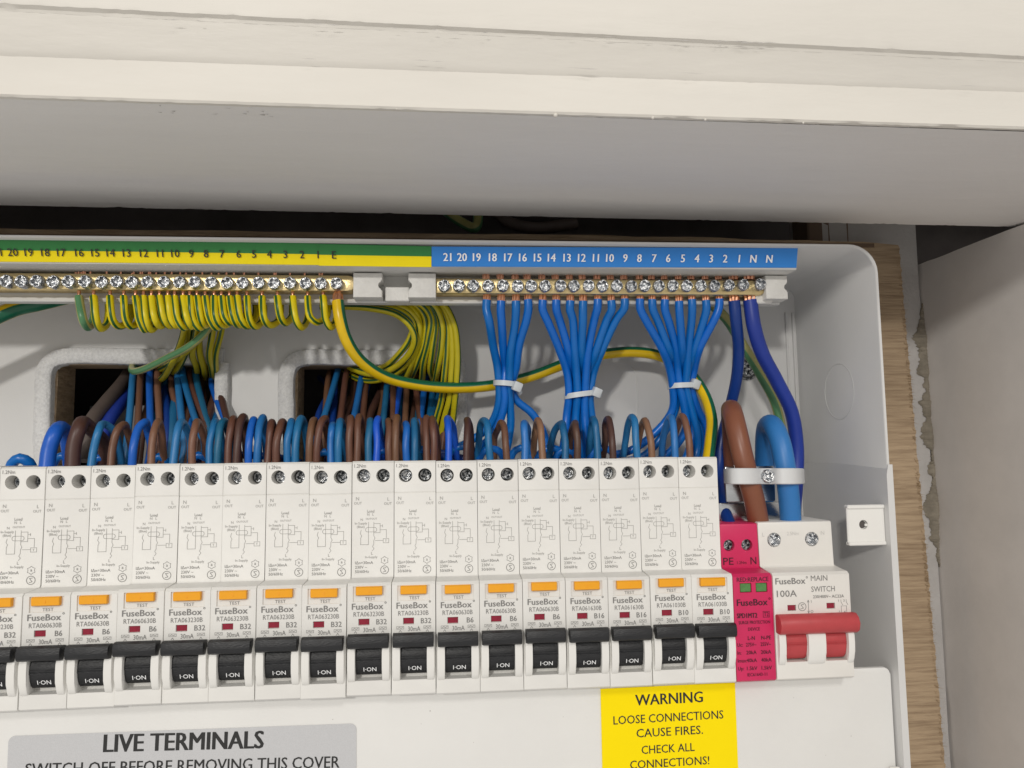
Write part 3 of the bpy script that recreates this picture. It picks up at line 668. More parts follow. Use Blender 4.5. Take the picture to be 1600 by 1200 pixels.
KIND = {'B6': 'RTA060630B', 'B32': 'RTA063230B', 'B16': 'RTA061630B', 'B10': 'RTA061030B'}
M_let = {k: breaker_print(v, k) for k, v in KIND.items()}
seq = ['B32', 'B32', 'B6', 'B6', 'B6', 'B32', 'B32', 'B32', 'B32', 'B32', 'B32', 'B6', 'B6', 'B6', 'B16', 'B16', 'B10', 'B10']
BX = [-0.4-PITCH_X*(17.5-i) for i in range(18)]              # centre of each breaker
seen = {}
JZ = [0, -0.3, -0.25, -0.3, 0.15, 0.1, 0.1, 0.2, -0.1, 0.05, 0.1, -0.1, -0.05, 0.1, 0.0, -0.1, 0.1, 0.1]
for i, kind in enumerate(seq):
    if i == 0: lab = 'white breaker cut off by the left edge of the picture'
    else:
        seen[kind] = seen.get(kind, 0)+1
        lab = f'white {kind} breaker with black toggle, {ORD[i]} from the left in the row'
    e = empty('circuit_breaker', (BX[i], random.uniform(-0.45, 0.35), JZ[i]+random.uniform(-0.12, 0.12)), lab, 'breaker', 'white breakers in a row')
    e.rotation_euler = (random.uniform(-0.004, 0.004), random.uniform(-0.002, 0.002), random.uniform(-0.004, 0.004))
    child('body', M_body, e)
    for k, x in enumerate((-4.0, 4.1)):
        child('terminal_screw', (M_scr, M_scr2)[k], e, (x+random.uniform(-0.15, 0.15), 6.8+k*1.0+random.uniform(-0.7, 0.7), -6.1), rot=(0, random.uniform(0, 3), 0))
    tb = child('test_button', M_test, e, (0, NY+0.7, 0)); child('orange_trapezoid', M_trap, tb, (0.3, -0.7, -49.4)); child('indicator_window', M_win, e, (0, NY, 0))
    t = child('toggle', M_tog, e, (0, NY, random.uniform(-0.12, 0.12))); child('lettering', M_on, t)
    for x in (-6.7, 6.7): child('toggle_guard', M_guard, e, (x, NY, 0))
    child('lettering', M_let[kind], e); child('printed_diagram', M_dia, e); child('printed_rating', M_rat, e); child('torque_lettering', M_tor, e)

# ------------------------------------------------------------------ surge device (pink) and main switch
def module_body(name, m, x0, x1, ztop, uholes, nholes):
    prof = [(34, ztop-0.2), (1.4, ztop), (0.6, ztop-0.3), (0.3, ztop-1), (0.3, -47.4), (-0.4, -48.0), (-11.2, -48.5), (NY, -49.6), (NY, -91.2), (-11.8, -91.9), (2, -92.2), (34, -90)]
    bm = bmesh.new(); add_prism(bm, prof, x0, x1, bev=0.4, seg=2)
    cut_face(bm, lambda f: all(abs(v.co.y-0.3) < 0.02 for v in f.verts), uholes)
    if nholes: cut_face(bm, lambda f: all(abs(v.co.y-NY) < 0.02 for v in f.verts), nholes)
    return finish(bm, name, m, 35)
SX = -0.3+8.5; e = empty('surge_protector', (SX, 0, 0), 'bright pink surge protection module between breakers and main switch', 'surge protector')
ztop = P(1155, 818, 0).z
zs_ = P(1150, 852, 0).z
child('body', module_body('surge_body', 'surge_pink', -8.4, 8.4, ztop, [(circ(-4.6, zs_, 2.5, 20), 7, True), (circ(3.4, zs_, 2.5, 20), 7, True)], [(rect(-5.6, -0.6, -56.0, -52.2), 0.8, True), (rect(1.2, 6.2, -56.0, -52.2), 0.8, True)]), e)
for x in (-4.6, 3.4): child('terminal_screw', M_scr2, e, (x, 3.2, zs_), rot=(0, random.uniform(0, 3), 0))
Mg = box_mesh('status_window', 'window_green', -2.3, 2.3, -0.3, 0.6, -1.75, 1.75, bev=0.25)
for x in (-3.1, 3.7): child('status_window', Mg, e, (x, NY+0.4, -54.1))
bm = bmesh.new(); y = NY
put_text(bm, 'RED:REPLACE', 1.75, (0, y, -50.7), width=13.6, bold=0.014)
put_text(bm, 'FuseBox', 2.6, (-0.6, y, -60.0), width=13.2, bold=0.035); put_line(bm, circ(6.9, -58.7, 0.35, 8), 0.18, y-0.12, closed=True)
put_text(bm, 'SPD1MT2', 1.9, (-3.0, y, -65.3), width=8.8, bold=0.05); put_text(bm, 'T2', 1.6, (5.2, y, -65.0), width=2.0, bold=0.01); put_line(bm, rect(3.9, 6.5, -66.2, -63.9), 0.16, y-0.12, closed=True)
put_text(bm, 'SURGE PROTECTION', 1.25, (0, y, -68.1), width=13.4, bold=0.014); put_text(bm, 'DEVICE', 1.25, (-0.3, y, -70.8), width=5.0, bold=0.014)
put_text(bm, 'L-N', 1.5, (-1.6, y, -74.4), bold=0.02, width=3.0); put_text(bm, 'N-PE', 1.5, (4.7, y, -74.4), bold=0.02, width=4.2)
for k, (a_, b_, c_) in enumerate((('Uc:', '275V~', '255V~'), ('In:', '20kA', '20kA'), ('Imax:', '40kA', '40kA'), ('Up:', '1.5kV', '1.5kV'))):
    z = -77.0-k*3.15
    put_text(bm, a_, 1.4, (-7.7, y, z), align='L', bold=0.016, sx=0.9); put_text(bm, b_, 1.45, (-1.8, y, z), bold=0.016, width=4.4); put_text(bm, c_, 1.45, (4.4, y, z), bold=0.016, width=4.4)
put_text(bm, 'IEC61643-11', 1.25, (0.3, y, -89.0), width=8.4, bold=0.012)
child('lettering', finish(bm, 'lettering_surge', 'print_plum', recalc=False), e)
bm = bmesh.new()
put_text(bm, 'PE', 3.0, (-5.2, 0.3, -45.0), width=4.6, bold=0.004); put_text(bm, 'N', 3.0, (6.0, 0.3, -45.0), width=2.6, bold=0.004); put_text(bm, '1.2Nm', 1.2, (0.8, 0.3, -45.7), width=4.2)
child('terminal_lettering', finish(bm, 'lettering_surge_terminals', 'print_plum', recalc=False), e)

m0, m1 = 16.9, P(1335.5, 1050, NY).x
MX = (m0+m1)/2; HW = (m1-m0)/2
e = empty('main_switch', (MX, 0, 0), 'white double main switch with wide red toggle at right end', 'main switch')
zs_ = P(1240, 843, 0).z; xa, xb = P(1210, 845, 0).x-MX, P(1269, 845, 0).x-MX
child('body', module_body('switch_body', 'switch_plastic', -HW, HW, ztop+0.4, [(circ(xa, zs_, 3.1, 22), 6, True), (circ(xb, zs_, 3.1, 22), 6, True)],
      [(rect(-10.9, -7.2, -64.0, -61.6), 0.9, True), (rect(6.0, 9.7, -63.6, -61.2), 0.9, True), (rect(P(1245.5, 1010, -12.8).x-MX-4.6, P(1245.5, 1010, -12.8).x-MX+4.6, -84.6, -71.0), 5, True), (rect(P(1307, 1010, -12.8).x-MX-4.6, P(1307, 1010, -12.8).x-MX+4.6, -84.6, -71.0), 5, True)]), e)
M_ms = screw_head('main_terminal_screw', 'zinc', 3.0, 1.2, rec=0.86, wd=0.42, deep=1.6)
for x, r_ in ((xa, 0.5), (xb, 0.9)): child('terminal_screw', M_ms, e, (x, 0.9, zs_), rot=(0, r_, 0))
for x0_, z_ in ((-10.7, -64.0), (6.2, -63.6)): child('indicator_window', box_mesh('switch_window', 'window_red', x0_, x0_+3.3, 0.5, 0.85, z_+0.15, z_+2.2), e, (0, NY, 0))
bm = bmesh.new()
DX = [P(px_, 1010, -12.8).x-MX for px_ in (1245.5, 1307)]
for xc in DX:
    add_prism(bm, [(yy, zz_+0.3) for yy, zz_ in drum], xc-4.4, xc+4.4, bev=0.2)
    for zr in (-76.9, -77.8): add_box(bm, xc-4.35, xc+4.35, -0.6, 0.1, zr-0.12, zr+0.12)
tg = child('toggle', finish(bm, 'main_toggle', 'toggle_red', 40), e, (0, NY, 0))
bm = bmesh.new(); g0, g1 = P(1214, 972, -14).x-MX, P(1344, 975, -17.5).x-MX
zg1, zg0 = P(1280, 961, -17.5).z, P(1280, 992, -17.5).z; zg = (zg0+zg1)/2; hg = (zg1-zg0)/2
gp = [(1.5, zg+hg*0.9), (-2.6, zg+hg), (-4.6, zg+hg*0.66), (-5.6, zg+0.2), (-4.8, zg-hg*0.7), (-3.0, zg-hg), (1.5, zg-hg*0.97)]
fsx = add_prism(bm, gp, g0, g1, bev=0.5, seg=2)
child('grip_bar', finish(bm, 'grip_bar', 'toggle_red', 40), tg)
for xg, sxx in ((P(1222, 1010, -13.6).x-MX, 1.0), (P(1276, 1010, -13.6).x-MX, 2.55), (P(1329.5, 1010, -13.6).x-MX, 0.9)): child('toggle_guard', M_guard, e, (xg, NY, 0.6), scale=(sxx, 0.9, 1))
bm = bmesh.new(); y = NY
put_text(bm, 'FuseBox', 2.5, (-9.2, y, -51.8), width=13.0, bold=0.025); put_line(bm, circ(-2.0, -50.5, 0.35, 8), 0.16, y-0.12, closed=True)
put_text(bm, '100A', 2.6, (-11.0, y, -56.9), width=8.6, bold=0.006)
put_text(bm, 'MAIN', 2.2, (-0.3, y, -50.9), align='L', width=7.2); put_text(bm, 'SWITCH', 2.2, (-0.3, y, -55.4), align='L', width=10.2)
put_text(bm, '230/400V~ AC22A', 1.2, (0.3, y, -58.5), align='L', width=13.4, bold=0.006)
put_text(bm, 'IT1002', 2.4, (-10.6, y, -66.6), width=10.0)
put_line(bm, circ(-4.6, -62.4, 1.65, 18), 0.2, y-0.12, closed=True); put_line(bm, [(-3.9, -61.5), (-5.1, -61.7), (-4.1, -63.0), (-5.3, -63.3)], 0.2, y-0.12)
put_line(bm, [(-1.9, -59.9), (-1.9, -65.0)], 0.2, y-0.12); put_line(bm, [(-2.3, -60.7), (-1.9, -59.8), (-1.5, -60.7)], 0.16, y-0.12); put_line(bm, [(-2.3, -64.2), (-1.9, -65.1), (-1.5, -64.2)], 0.16, y-0.12)
put_text(bm, 'I', 1.1, (-0.6, y, -60.4)); put_text(bm, 'O', 1.1, (-0.5, y, -64.5))
for dx in (12.3, 14.6):
    put_line(bm, [(dx, -60.0), (dx, -61.0), (dx+0.7, -62.2)], 0.16, y-0.12); put_line(bm, [(dx, -62.6), (dx, -65.4)], 0.16, y-0.12)
put_line(bm, [(12.3, -62.6), (14.6, -62.6)], 0.12, y-0.12)
for s, x, z in (('1', 11.3, -60.4), ('3', 13.6, -60.4), ('2', 11.4, -65.0), ('4', 13.7, -65.0)): put_text(bm, s, 1.0, (x, y, z))
child('lettering', finish(bm, 'lettering_switch', 'print_grey', recalc=False), e)
bm = bmesh.new(); put_text(bm, 'L', 1.7, (xa-4.8, 0.3, zs_+2.4)); put_text(bm, '2.5Nm', 1.5, ((xa+xb)/2, 0.3, zs_+2.6), width=5.4); put_text(bm, 'N', 1.7, (xb+5.0, 0.3, zs_+2.6))
child('embossed_lettering', finish(bm, 'embossed_lettering', 'print_faint', recalc=False), e)

# ================================================================== terminal carrier, bars, label strips
CY0, CYB = -1.6, 18.5
car = empty('terminal_carrier', (0, 0, 70), 'pale grey moulded rail carrying both brass terminal bars', 'carrier'); CO = Vector((0, 0, -70))
zlb = P(950, 419, CY0).z; zlip = P(950, 472, CYB).z
prof = [(-3.6, 90.4), (-3.0, 91.2), (6, 92.0), (CYB+4, 91), (CYB+4, zlip-0.4), (CYB+3.4, zlip-1.2), (CYB-1.6, zlip-1.2), (CYB-1.9, zlip-0.6), (CYB-1.6, zlip+0.6), (CYB, zlip+0.9), (CYB, zlb+0.3), (CY0+0.6, zlb-0.2), (CY0, zlb+0.1)]
bm = bmesh.new(); xe = P(1244, 405, CY0).x
add_prism(bm, prof, -520, xe, bev=0.25)
child('rail', finish(bm, 'carrier_rail', 'carrier_plastic', 35), car, CO)
BY = 10.0
def clip(x0, x1, side, dz=0):
    """white block holding a bar end, with a half-round notch on one side"""
    z0, z1 = P(620, 465, 8).z+dz, P(620, 427, 8).z+dz; zc = (z0+z1)/2; r = 2.1
    arc = [math.radians(-90+180*i/8) for i in range(9)]
    if side > 0: pr = [(x0, z0), (x1, z0)]+[(x1-r*math.cos(t), zc+r*math.sin(t)) for t in arc]+[(x1, z1), (x0, z1)]
    else: pr = [(x0, z0), (x1, z0), (x1, z1), (x0, z1)]+[(x0+r*math.cos(t), zc-r*math.sin(t)) for t in arc]
    bm = bmesh.new(); add_prism_z(bm, pr, 7.6, CYB+0.2)
    es = [ed for ed in bm.edges if all(abs(v.co.y-7.6) < 0.01 for v in ed.verts)]
    bmesh.ops.bevel(bm, geom=es, offset=0.4, segments=2, profile=0.5, affect='EDGES', clamp_overlap=True)
    child('bar_clip', finish(bm, 'bar_clip', 'clip_plastic', 35), car, CO)
cx = lambda px: P(px, 446, 8).x
clip(cx(552), cx(597), 1); clip(cx(638), cx(681), -1); clip(cx(1196), cx(1230), 1, 0.2)
bm = bmesh.new(); z = P(620, 459, 12).z; add_box(bm, cx(601), cx(639), 11, CYB+0.1, P(620, 471, 12).z, P(620, 449, 12).z, bev=0.4)
child('bridge_piece', finish(bm, 'bridge_piece', 'clip_plastic', 35), car, CO)
bm = bmesh.new(); add_box(bm, cx(1180), cx(1212), 12, CYB+0.3, P(1200, 474, 12).z, P(1200, 460, 12).z, bev=0.5)
child('end_foot', finish(bm, 'end_foot', 'clip_plastic', 35), car, CO)

# bars
e_scr = [9.5, 34, 57.5, 82, 107, 133, 158, 182.5, 206.5, 230, 255.5, 280, 304, 329, 354.5, 379, 404, 428, 453, 477.5, 501, 526]
n_scr = [694, 717, 739.5, 763, 786, 809, 830, 852, 876, 897, 920, 942, 964, 987, 1008, 1030, 1052, 1074, 1096, 1117, 1140, 1162, 1188]
def e_y(x): return 439.2+3.6*(x/526)
def n_y(x): return 446.2 if x < 1100 else 446.2-2.6*((x-1100)/88)
M_bscr = screw_head('bar_screw', 'zinc', 2.8, 1.4, rec=0.80, wd=0.50, deep=2.2, notch=True)
ZB0, ZB1 = P(900, 459.5, BY).z, P(900, 436, BY).z
def bar(label, x0, x1, rnd0, rnd1, xs, yf, dz):
    zc = (ZB0+ZB1)/2+dz; h = (ZB1-ZB0)/2
    e = empty('terminal_bar', ((x0+x1)/2, BY, zc), label, 'terminal bar'); ox = (x0+x1)/2
    pr = []
    for i in range(9):
        t = math.radians(-90+180*i/8); pr.append((x1-ox+(h*math.cos(t)-h if rnd1 else 0), h*math.sin(t)))
    for i in range(9):
        t = math.radians(90+180*i/8); pr.append((x0-ox+(h*math.cos(t)+h if rnd0 else 0), h*math.sin(t)))
    bm = bmesh.new(); add_prism_z(bm, pr, 0, 7.5)
    es = [ed for ed in bm.edges if all(abs(v.co.y) < 0.01 for v in ed.verts) and ed.calc_length() > 0.05]
    bmesh.ops.remove_doubles(bm, verts=bm.verts[:], dist=0.01)
    es = [ed for ed in bm.edges if all(abs(v.co.y) < 0.01 for v in ed.verts)]
    bmesh.ops.bevel(bm, geom=es, offset=0.7, segments=2, profile=0.5, affect='EDGES', clamp_overlap=True)
    child('bar', finish(bm, 'bar', 'brass', 35), e)
    for x in xs:
        p = P(x, yf(x), BY-2.6)
        child('screw', M_bscr, e, (p.x-ox, -1.7+random.uniform(-0.4, 0.4), p.z-zc+random.uniform(-0.12, 0.12)), rot=(random.uniform(-0.06, 0.06), random.uniform(0, 3), random.uniform(-0.08, 0.08)))
    return e
bar('brass earth terminal bar under the green and yellow strip', -420, P(556, 446, BY).x, 0, 1, [-66, -41, -15.5]+e_scr, e_y, 0.9)
bar('brass neutral terminal bar under the blue number strip', P(671, 446, BY).x, P(1197, 446, BY).x, 1, 1, n_scr, n_y, 0)

# label strips, leaning back a little
def lpt(px, py, t, off=0.0):
    """point on the leaning label face; t = 0 top .. 1 bottom"""
    return P(px, py, -4.75+2.9*t-off)
def strip_sheet(name, m, parent, org, rows):
    """rows: lists of points along x, top to bottom"""
    bm = bmesh.new(); g = [[bm.verts.new(p-org) for p in r] for r in rows]; bk = [[bm.verts.new(p-org+Vector((0, 0.25, 0))) for p in r] for r in (rows[0], rows[-1])]
    for a, b in list(zip(g, g[1:]))+[(bk[0], g[0]), (g[-1], bk[1])]:
        for i in range(len(a)-1): bm.faces.new((a[i], b[i], b[i+1], a[i+1]))
    return child(name, finish(bm, name, m, recalc=False), parent)
UPL = Vector((0, -2.9, 8.2)).normalized()
xs_ = [-160, 0, 130, 260, 380, 500, 590, 674]
ty = lambda x: 372.3+(x/674)*11.6 if x > 300 else 372.3+(x/674)*6+0*x
ty = lambda x: 372.0+12.6*max(0, x/674)**1.35
my = lambda x: 391.2+8.8*max(0, x/674)**1.2
by = lambda x: 408.8+7.6*max(0, x/674)**1.2
org = lpt(300, 400, 0.6)
es_ = empty('label_strip', org, 'green and yellow earth number strip above the left terminal bar', 'label')
strip_sheet('green_band', 'label_green', es_, org, [[lpt(x, ty(x), 0, 0.35) for x in xs_], [lpt(x, my(x), 0.52, 0.35) for x in xs_]])
strip_sheet('yellow_band', 'label_yellow', es_, org, [[lpt(x, my(x), 0.52, 0.35) for x in xs_], [lpt(x, by(x), 1, 0.35) for x in xs_]])
bm = bmesh.new()
for i, px in enumerate([-4, 20, 45, 71, 96, 124, 149, 173, 198, 225, 250, 274, 299, 322, 347, 373, 397, 421, 446, 472, 497, 522]):
    s = str(21-i) if i < 21 else ''
    yy = 394+4.2*max(0, px/522)**1.3
    put_text(bm, s, 3.1, lpt(px, yy, (yy-ty(px))/(by(px)-ty(px)), 0.75)-org, up=UPL, lift=0.15, sx=0.95, bold=0.02)
child('lettering', finish(bm, 'strip_lettering', 'print_black', recalc=False), es_)
px = [498, 530, 674]
strip_sheet('overlaid_end', 'label_yellow', es_, org, [[lpt(x, my(x)+0.8, 0.54, 0.55) for x in px], [lpt(x, by(x)+1.0, 1, 0.55) for x in px]])
strip_sheet('overlaid_end_green', 'label_green', es_, org, [[lpt(x, ty(x)+0.9, 0.02, 0.55) for x in px], [lpt(x, my(x)+0.8, 0.54, 0.55) for x in px]])
bm = bmesh.new(); put_text(bm, 'E', 3.1, lpt(522, 398.2, (398.2-ty(522))/(by(522)-ty(522)), 0.95)-org, up=UPL, lift=0.15, sx=0.95, bold=0.02)
child('overlaid_lettering', finish(bm, 'overlaid_lettering', 'print_black', recalc=False), es_)
xn_ = [674.5, 860, 1050, 1246.5]
org = lpt(960, 403, 0.5)
ns_ = empty('label_strip', org, 'blue neutral number strip above the right terminal bar', 'label')
strip_sheet('blue_band', 'label_blue', ns_, org, [[lpt(x, 385.2+2.6*(x-675)/572, 0, 0.45) for x in xn_], [lpt(x-(2 if x > 1200 else 0), 416.5+1.8*(x-675)/572, 1, 0.45) for x in xn_]])
bm = bmesh.new()
for i, px in enumerate([699, 722, 745, 770, 794, 817, 840, 862, 886, 909, 931, 953, 977, 999, 1022, 1044, 1067, 1089, 1111, 1133, 1155, 1177, 1202]):
    put_text(bm, str(21-i) if i < 21 else 'N', 3.35, lpt(px, 401.6+2.8*(px-699)/500, 0.5, 0.7)-org, up=UPL, lift=0.15, sx=0.88, bold=0.035)
child('lettering', finish(bm, 'neutral_lettering', 'print_white', recalc=False), ns_)

# ================================================================== conductors
def strands(bm, p, q, r, n=7):
    d = (q-p).normalized(); a = d.cross(Vector((0, 1, 0))).normalized(); b = d.cross(a)
    for k in range(n):
        t = 2*math.pi*k/(n-1); rr = 0 if k == n-1 else r*0.64
        o = a*math.cos(t)*rr+b*math.sin(t)*rr; j = Vector((random.uniform(-.15, .15), random.uniform(-.15, .15), random.uniform(-.35, .35)))
        add_tube(bm, [p+o, (p+q)/2+o*1.15+j*0.6, q+o+j], r*0.36, 6)
def bare(o, lo, hi, r, top=None):
    """copper showing between insulation and bar, and poking out above the bar"""
    b = Vector(o.location)/S; bm = bmesh.new(); strands(bm, lo-b, hi-b, r)
    if top is not None: strands(bm, top[0]-b, top[1]-b, r*0.95)
    child('bare_copper', finish(bm, 'bare_copper', 'copper', 50), o)

# --- neutral leads in three tied groups
RN = 1.95
def nlead(term, x0, mid, tail, r=RN, m='blue_lead', grp='blue neutral leads in tied groups', lab=None, screw=None, r_=None):
    ys = 469+random.uniform(-2, 2)
    jj = lambda p, a: (p[0]+random.uniform(-a, a), p[1]+random.uniform(-3, 3), p[2]+random.uniform(-1.2, 1.2))
    if r < 2.2: mid = [(x0+random.uniform(-1, 1), ys+14, 14.8)]+[jj(p, 1.6) for p in mid]; tail = [tail[0]]+[jj(p, 1.5) for p in tail[1:]]
    pts = [(x0, ys, 14.5)]+mid+tail
    o = wire('neutral_lead', m, pts, r, lab or f'{ORD[(19-term) if term > 14 else (15-term if term > 7 else 8-term)]} lead from left in the {"left" if term > 14 else ("middle" if term > 7 else "right")} tied group of blue neutral leads', 'wire', grp)
    lo = P(x0, ys+1.5, 14.5); hi = P(x0, 459, 14.5)
    xt = x0-1.5; bare(o, lo, hi, r*0.85, (P(xt, 437, 12.6), P(xt, 427.5+random.uniform(-1.5, 1.5), 12.6)))
    return o
# first group: 18..15, tie at about (790,601)
g1 = [(18, 760.5, [(764, 500, 16), (772, 540, 24), (778, 570, 31)], [(780, 601, 35), (778, 630, 38), (765, 662, 41), (735, 690, 44), (700, 705, 46)], 0),
      (17, 783, [(784, 510, 18), (787, 550, 27), (788, 575, 33)], [(788, 601, 34), (788, 630, 37), (777, 668, 40), (750, 700, 43), (725, 722, 45)], 0),
      (16, 806, [(804, 510, 18), (799, 550, 26), (796, 575, 31)], [(795.5, 601, 34), (797, 630, 38), (798, 665, 40), (792, 705, 42), (785, 735, 42)], 0),
      (15, 825, [(822, 500, 16), (812, 540, 23), (805, 575, 31)], [(800, 601, 37), (806, 622, 39), (832, 650, 41), (852, 680, 42), (854, 735, 42)], 0)]
for t, x0, mid, tail, _ in g1: nlead(t, x0, mid, tail)
g2x = [848, 869, 891, 911, 934, 955, 976]; g2e = [889, 895, 902, 908, 914, 919, 922]; g2y = [34, 38, 33, 37, 33, 38, 35]
for k, (x0, xe_, yy) in enumerate(zip(g2x, g2e, g2y)):
    m1 = x0+(xe_-x0)*0.22; m2 = x0+(xe_-x0)*0.68; m3 = x0+(xe_-x0)*0.93
    nlead(14-k, x0, [(m1, 500, 17), (m2, 548, 24), (m3, 585, yy-3)], [(xe_, 617, yy), (xe_+(k-3)*0.8, 645, yy+2), (xe_+(k-3)*2.5+(4 if k > 4 else 0), 685, yy+4), (xe_+(k-3)*5, 735, 44)])
g3x = [1000, 1019, 1039, 1061, 1081, 1103, 1124]; g3e = [1051, 1056, 1062, 1067, 1072, 1076, 1080]; g3y = [35, 39, 34, 38, 34, 39, 36]
g3t = [[(1049, 640, 40), (1020, 678, 43), (985, 702, 45), (955, 712, 46)], [(1054, 642, 42), (1030, 685, 45), (1000, 712, 46), (980, 722, 46)], [(1070, 640, 38), (1072, 670, 40), (1052, 702, 42), (1022, 722, 43)],
       [(1076, 640, 40), (1083, 675, 42), (1076, 705, 43), (1060, 735, 43)], [(1080, 640, 37), (1090, 675, 40), (1090, 700, 42), (1082, 735, 42)], [(1086, 640, 42), (1098, 675, 44), (1100, 705, 45), (1096, 735, 45)], [(1090, 640, 40), (1104, 670, 42), (1106, 700, 44), (1104, 735, 44)]]
for k, (x0, xe_, yy) in enumerate(zip(g3x, g3e, g3y)):
    m1 = x0+(xe_-x0)*0.20; m2 = x0+(xe_-x0)*0.66; m3 = x0+(xe_-x0)*0.92
    nlead(7-k, x0, [(m1, 500, 17), (m2, 545, 24), (m3, 578, yy-3)], [(xe_, 603, yy)]+g3t[k])
nlead('N', 1147, [(1150, 500, 16), (1154, 545, 24), (1151, 590, 32)], [(1140, 640, 40), (1127, 690, 44), (1122, 740, 40), (1128, 785, 22), (1141, 822, 10)], 2.75, 'blue_navy', None, 'dark navy lead from first N terminal running down to the pink module')
nlead('N', 1172, [(1178, 510, 15), (1190, 550, 20), (1215, 598, 28)], [(1237, 645, 34), (1245, 700, 38), (1244, 750, 38), (1240, 800, 34)], 3.35, 'blue_violet', None, 'thick violet blue lead from the last N terminal to the main switch')

# --- cable ties
def tie(label, cxp, cyp, Y, rx, ry, tilt, head, tail):
    c = P(cxp, cyp, Y); e = empty('cable_tie', c, label, 'cable tie', 'white cable ties')
    bm = bmesh.new(); n = 32; rows = []
    for i in range(n):
        t = 2*math.pi*i/n; x, y = rx*math.cos(t), ry*math.sin(t); nx, ny = math.cos(t)/rx, math.sin(t)/ry; l = math.hypot(nx, ny); nx /= l; ny /= l
        zz_ = x*tilt
        rows.append([bm.verts.new((x+nx*a, y+ny*a, zz_+b)) for a, b in ((0, -1.25), (0.75, -1.25), (0.75, 1.25), (0, 1.25))])
    for i in range(n):
        a, b = rows[i], rows[(i+1) % n]
        for k in range(4): bm.faces.new((a[k], b[k], b[(k+1) % 4], a[(k+1) % 4]))
    child('band', finish(bm, 'band', 'nylon', 40), e)
    h = P(*head)-c
    o = child('ratchet_head', box_mesh('ratchet_head', 'nylon', -2.2, 2.2, -1.8, 1.8, -2.3, 2.3, bev=0.7, seg=2), e, h, rot=(0.2, 0.35, 0.3))
    child('cut_tail', box_mesh('cut_tail', 'nylon', -0.3, 4.6, -0.6, 0.6, -1.2, 1.2, bev=0.25), o, (1.2, 1.2, -0.4), rot=(0.1, tail, 0.7))
tie('white cable tie round the left group of four blue leads', 789.5, 600, 35.5, 5.1, 4.7, -0.10, (808, 604, 31), 0.5)
tie('white cable tie round the middle group of seven blue leads', 905.5, 617, 35.5, 6.9, 5.2, 0.14, (932, 613, 32), 0.1)
tie('white cable tie round the right group of seven blue leads', 1066, 603, 36.5, 6.6, 5.0, 0.03, (1086, 600, 33), -0.2)

# --- main earth lead from terminal E swinging under the leads to the right
o = wire('earth_lead', 'earth_big', [(528, 471, 12), (531, 495, 11), (541, 530, 13), (562, 562, 20), (600, 588, 30), (650, 601, 38), (710, 606, 43), (770, 602, 46), (830, 588, 47), (890, 566, 47), (940, 554, 47), (990, 550, 47), (1030, 556, 46), (1072, 578, 42), (1100, 615, 34), (1112, 655, 26), (1110, 690, 19), (1106, 722, 14)], 2.7,
         'thick yellow and green earth lead swinging from terminal E to the right', 'wire', phase=0.51, twist=0.0004)
bare(o, P(528, 472, 12), P(528, 459, 13), 2.3)

# --- small earth leads looped under the earth bar
RE = 1.6
loop_x = [(122, 16), (147, 15), (172, 14), (195, 13), (213, 12), (224, 12), (236, 12), (249, 11), (262, 11), (272, 10), (285, 10), (297, 9), (309, 9), (321, 8), (334, 8), (346, 7), (360, 6), (372, 6), (385, 5), (409, 4), (433, 4), (458, 3), (482, 2), (505, 1)]
for k, (x, t) in enumerate(loop_x):
    b = random.uniform(-4, 4)+(4 if k < 14 else 0); b2 = 507+b; sp_ = random.uniform(0.8, 1.25)*(1.0 if k > 3 else 1.1); lean = random.uniform(-2.5, 2.5); x += random.uniform(-1.6, 1.6)
    pts = [(x, 464, 14.0), (x+1.0+lean*0.4, 476+random.uniform(-2, 3), 12.5), (x+4*sp_+lean, 497+b*0.5, 12.5+random.uniform(-1.5, 1.5)), (x+11*sp_+lean, b2, 16+random.uniform(-2, 2)), (x+20*sp_, b2-4, 23), (x+25*sp_, 492, 28), (x+25*sp_, 474, 31), (x+23*sp_, 460, 32)]
    m_ = 'earth_green_face' if k == 0 else 'earth_small'
    o = wire('earth_loop', m_, pts, RE*(1.12 if k == 0 else random.uniform(0.96, 1.06)), f'earth lead looped under the earth bar, the {ORD[k+1] if k < 18 else ["nineteenth", "twentieth", "twenty-first", "twenty-second", "twenty-third", "twenty-fourth"][k-18]} loop from left' if k else 'faded green faced earth lead, leftmost loop under the earth bar', 'wire', 'small earth leads looped under the bar',
             phase=(0.24 if k == 0 else random.choice((0.62, 0.66, 0.70, 0.72, 0.56, 0.9))), twist=random.uniform(-0.004, 0.004))
    bm = bmesh.new(); bse = Vector(o.location)/S
    for q in range(5 if k == 0 else random.choice((1, 1, 2))):
        x_ = x-4+q*3.6 if k == 0 else x-5+q*3
        add_tube(bm, [P(x_, 436, 12.5)-bse, P(x_+random.uniform(-1, 1), 424+random.uniform(-2, 3), 12)-bse], 0.45, 6)
    add_tube(bm, [P(x, 467, 14)-bse, P(x, 455, 14)-bse], 0.75, 8)
    child('bare_copper', finish(bm, 'bare_copper', 'copper', 50), o)

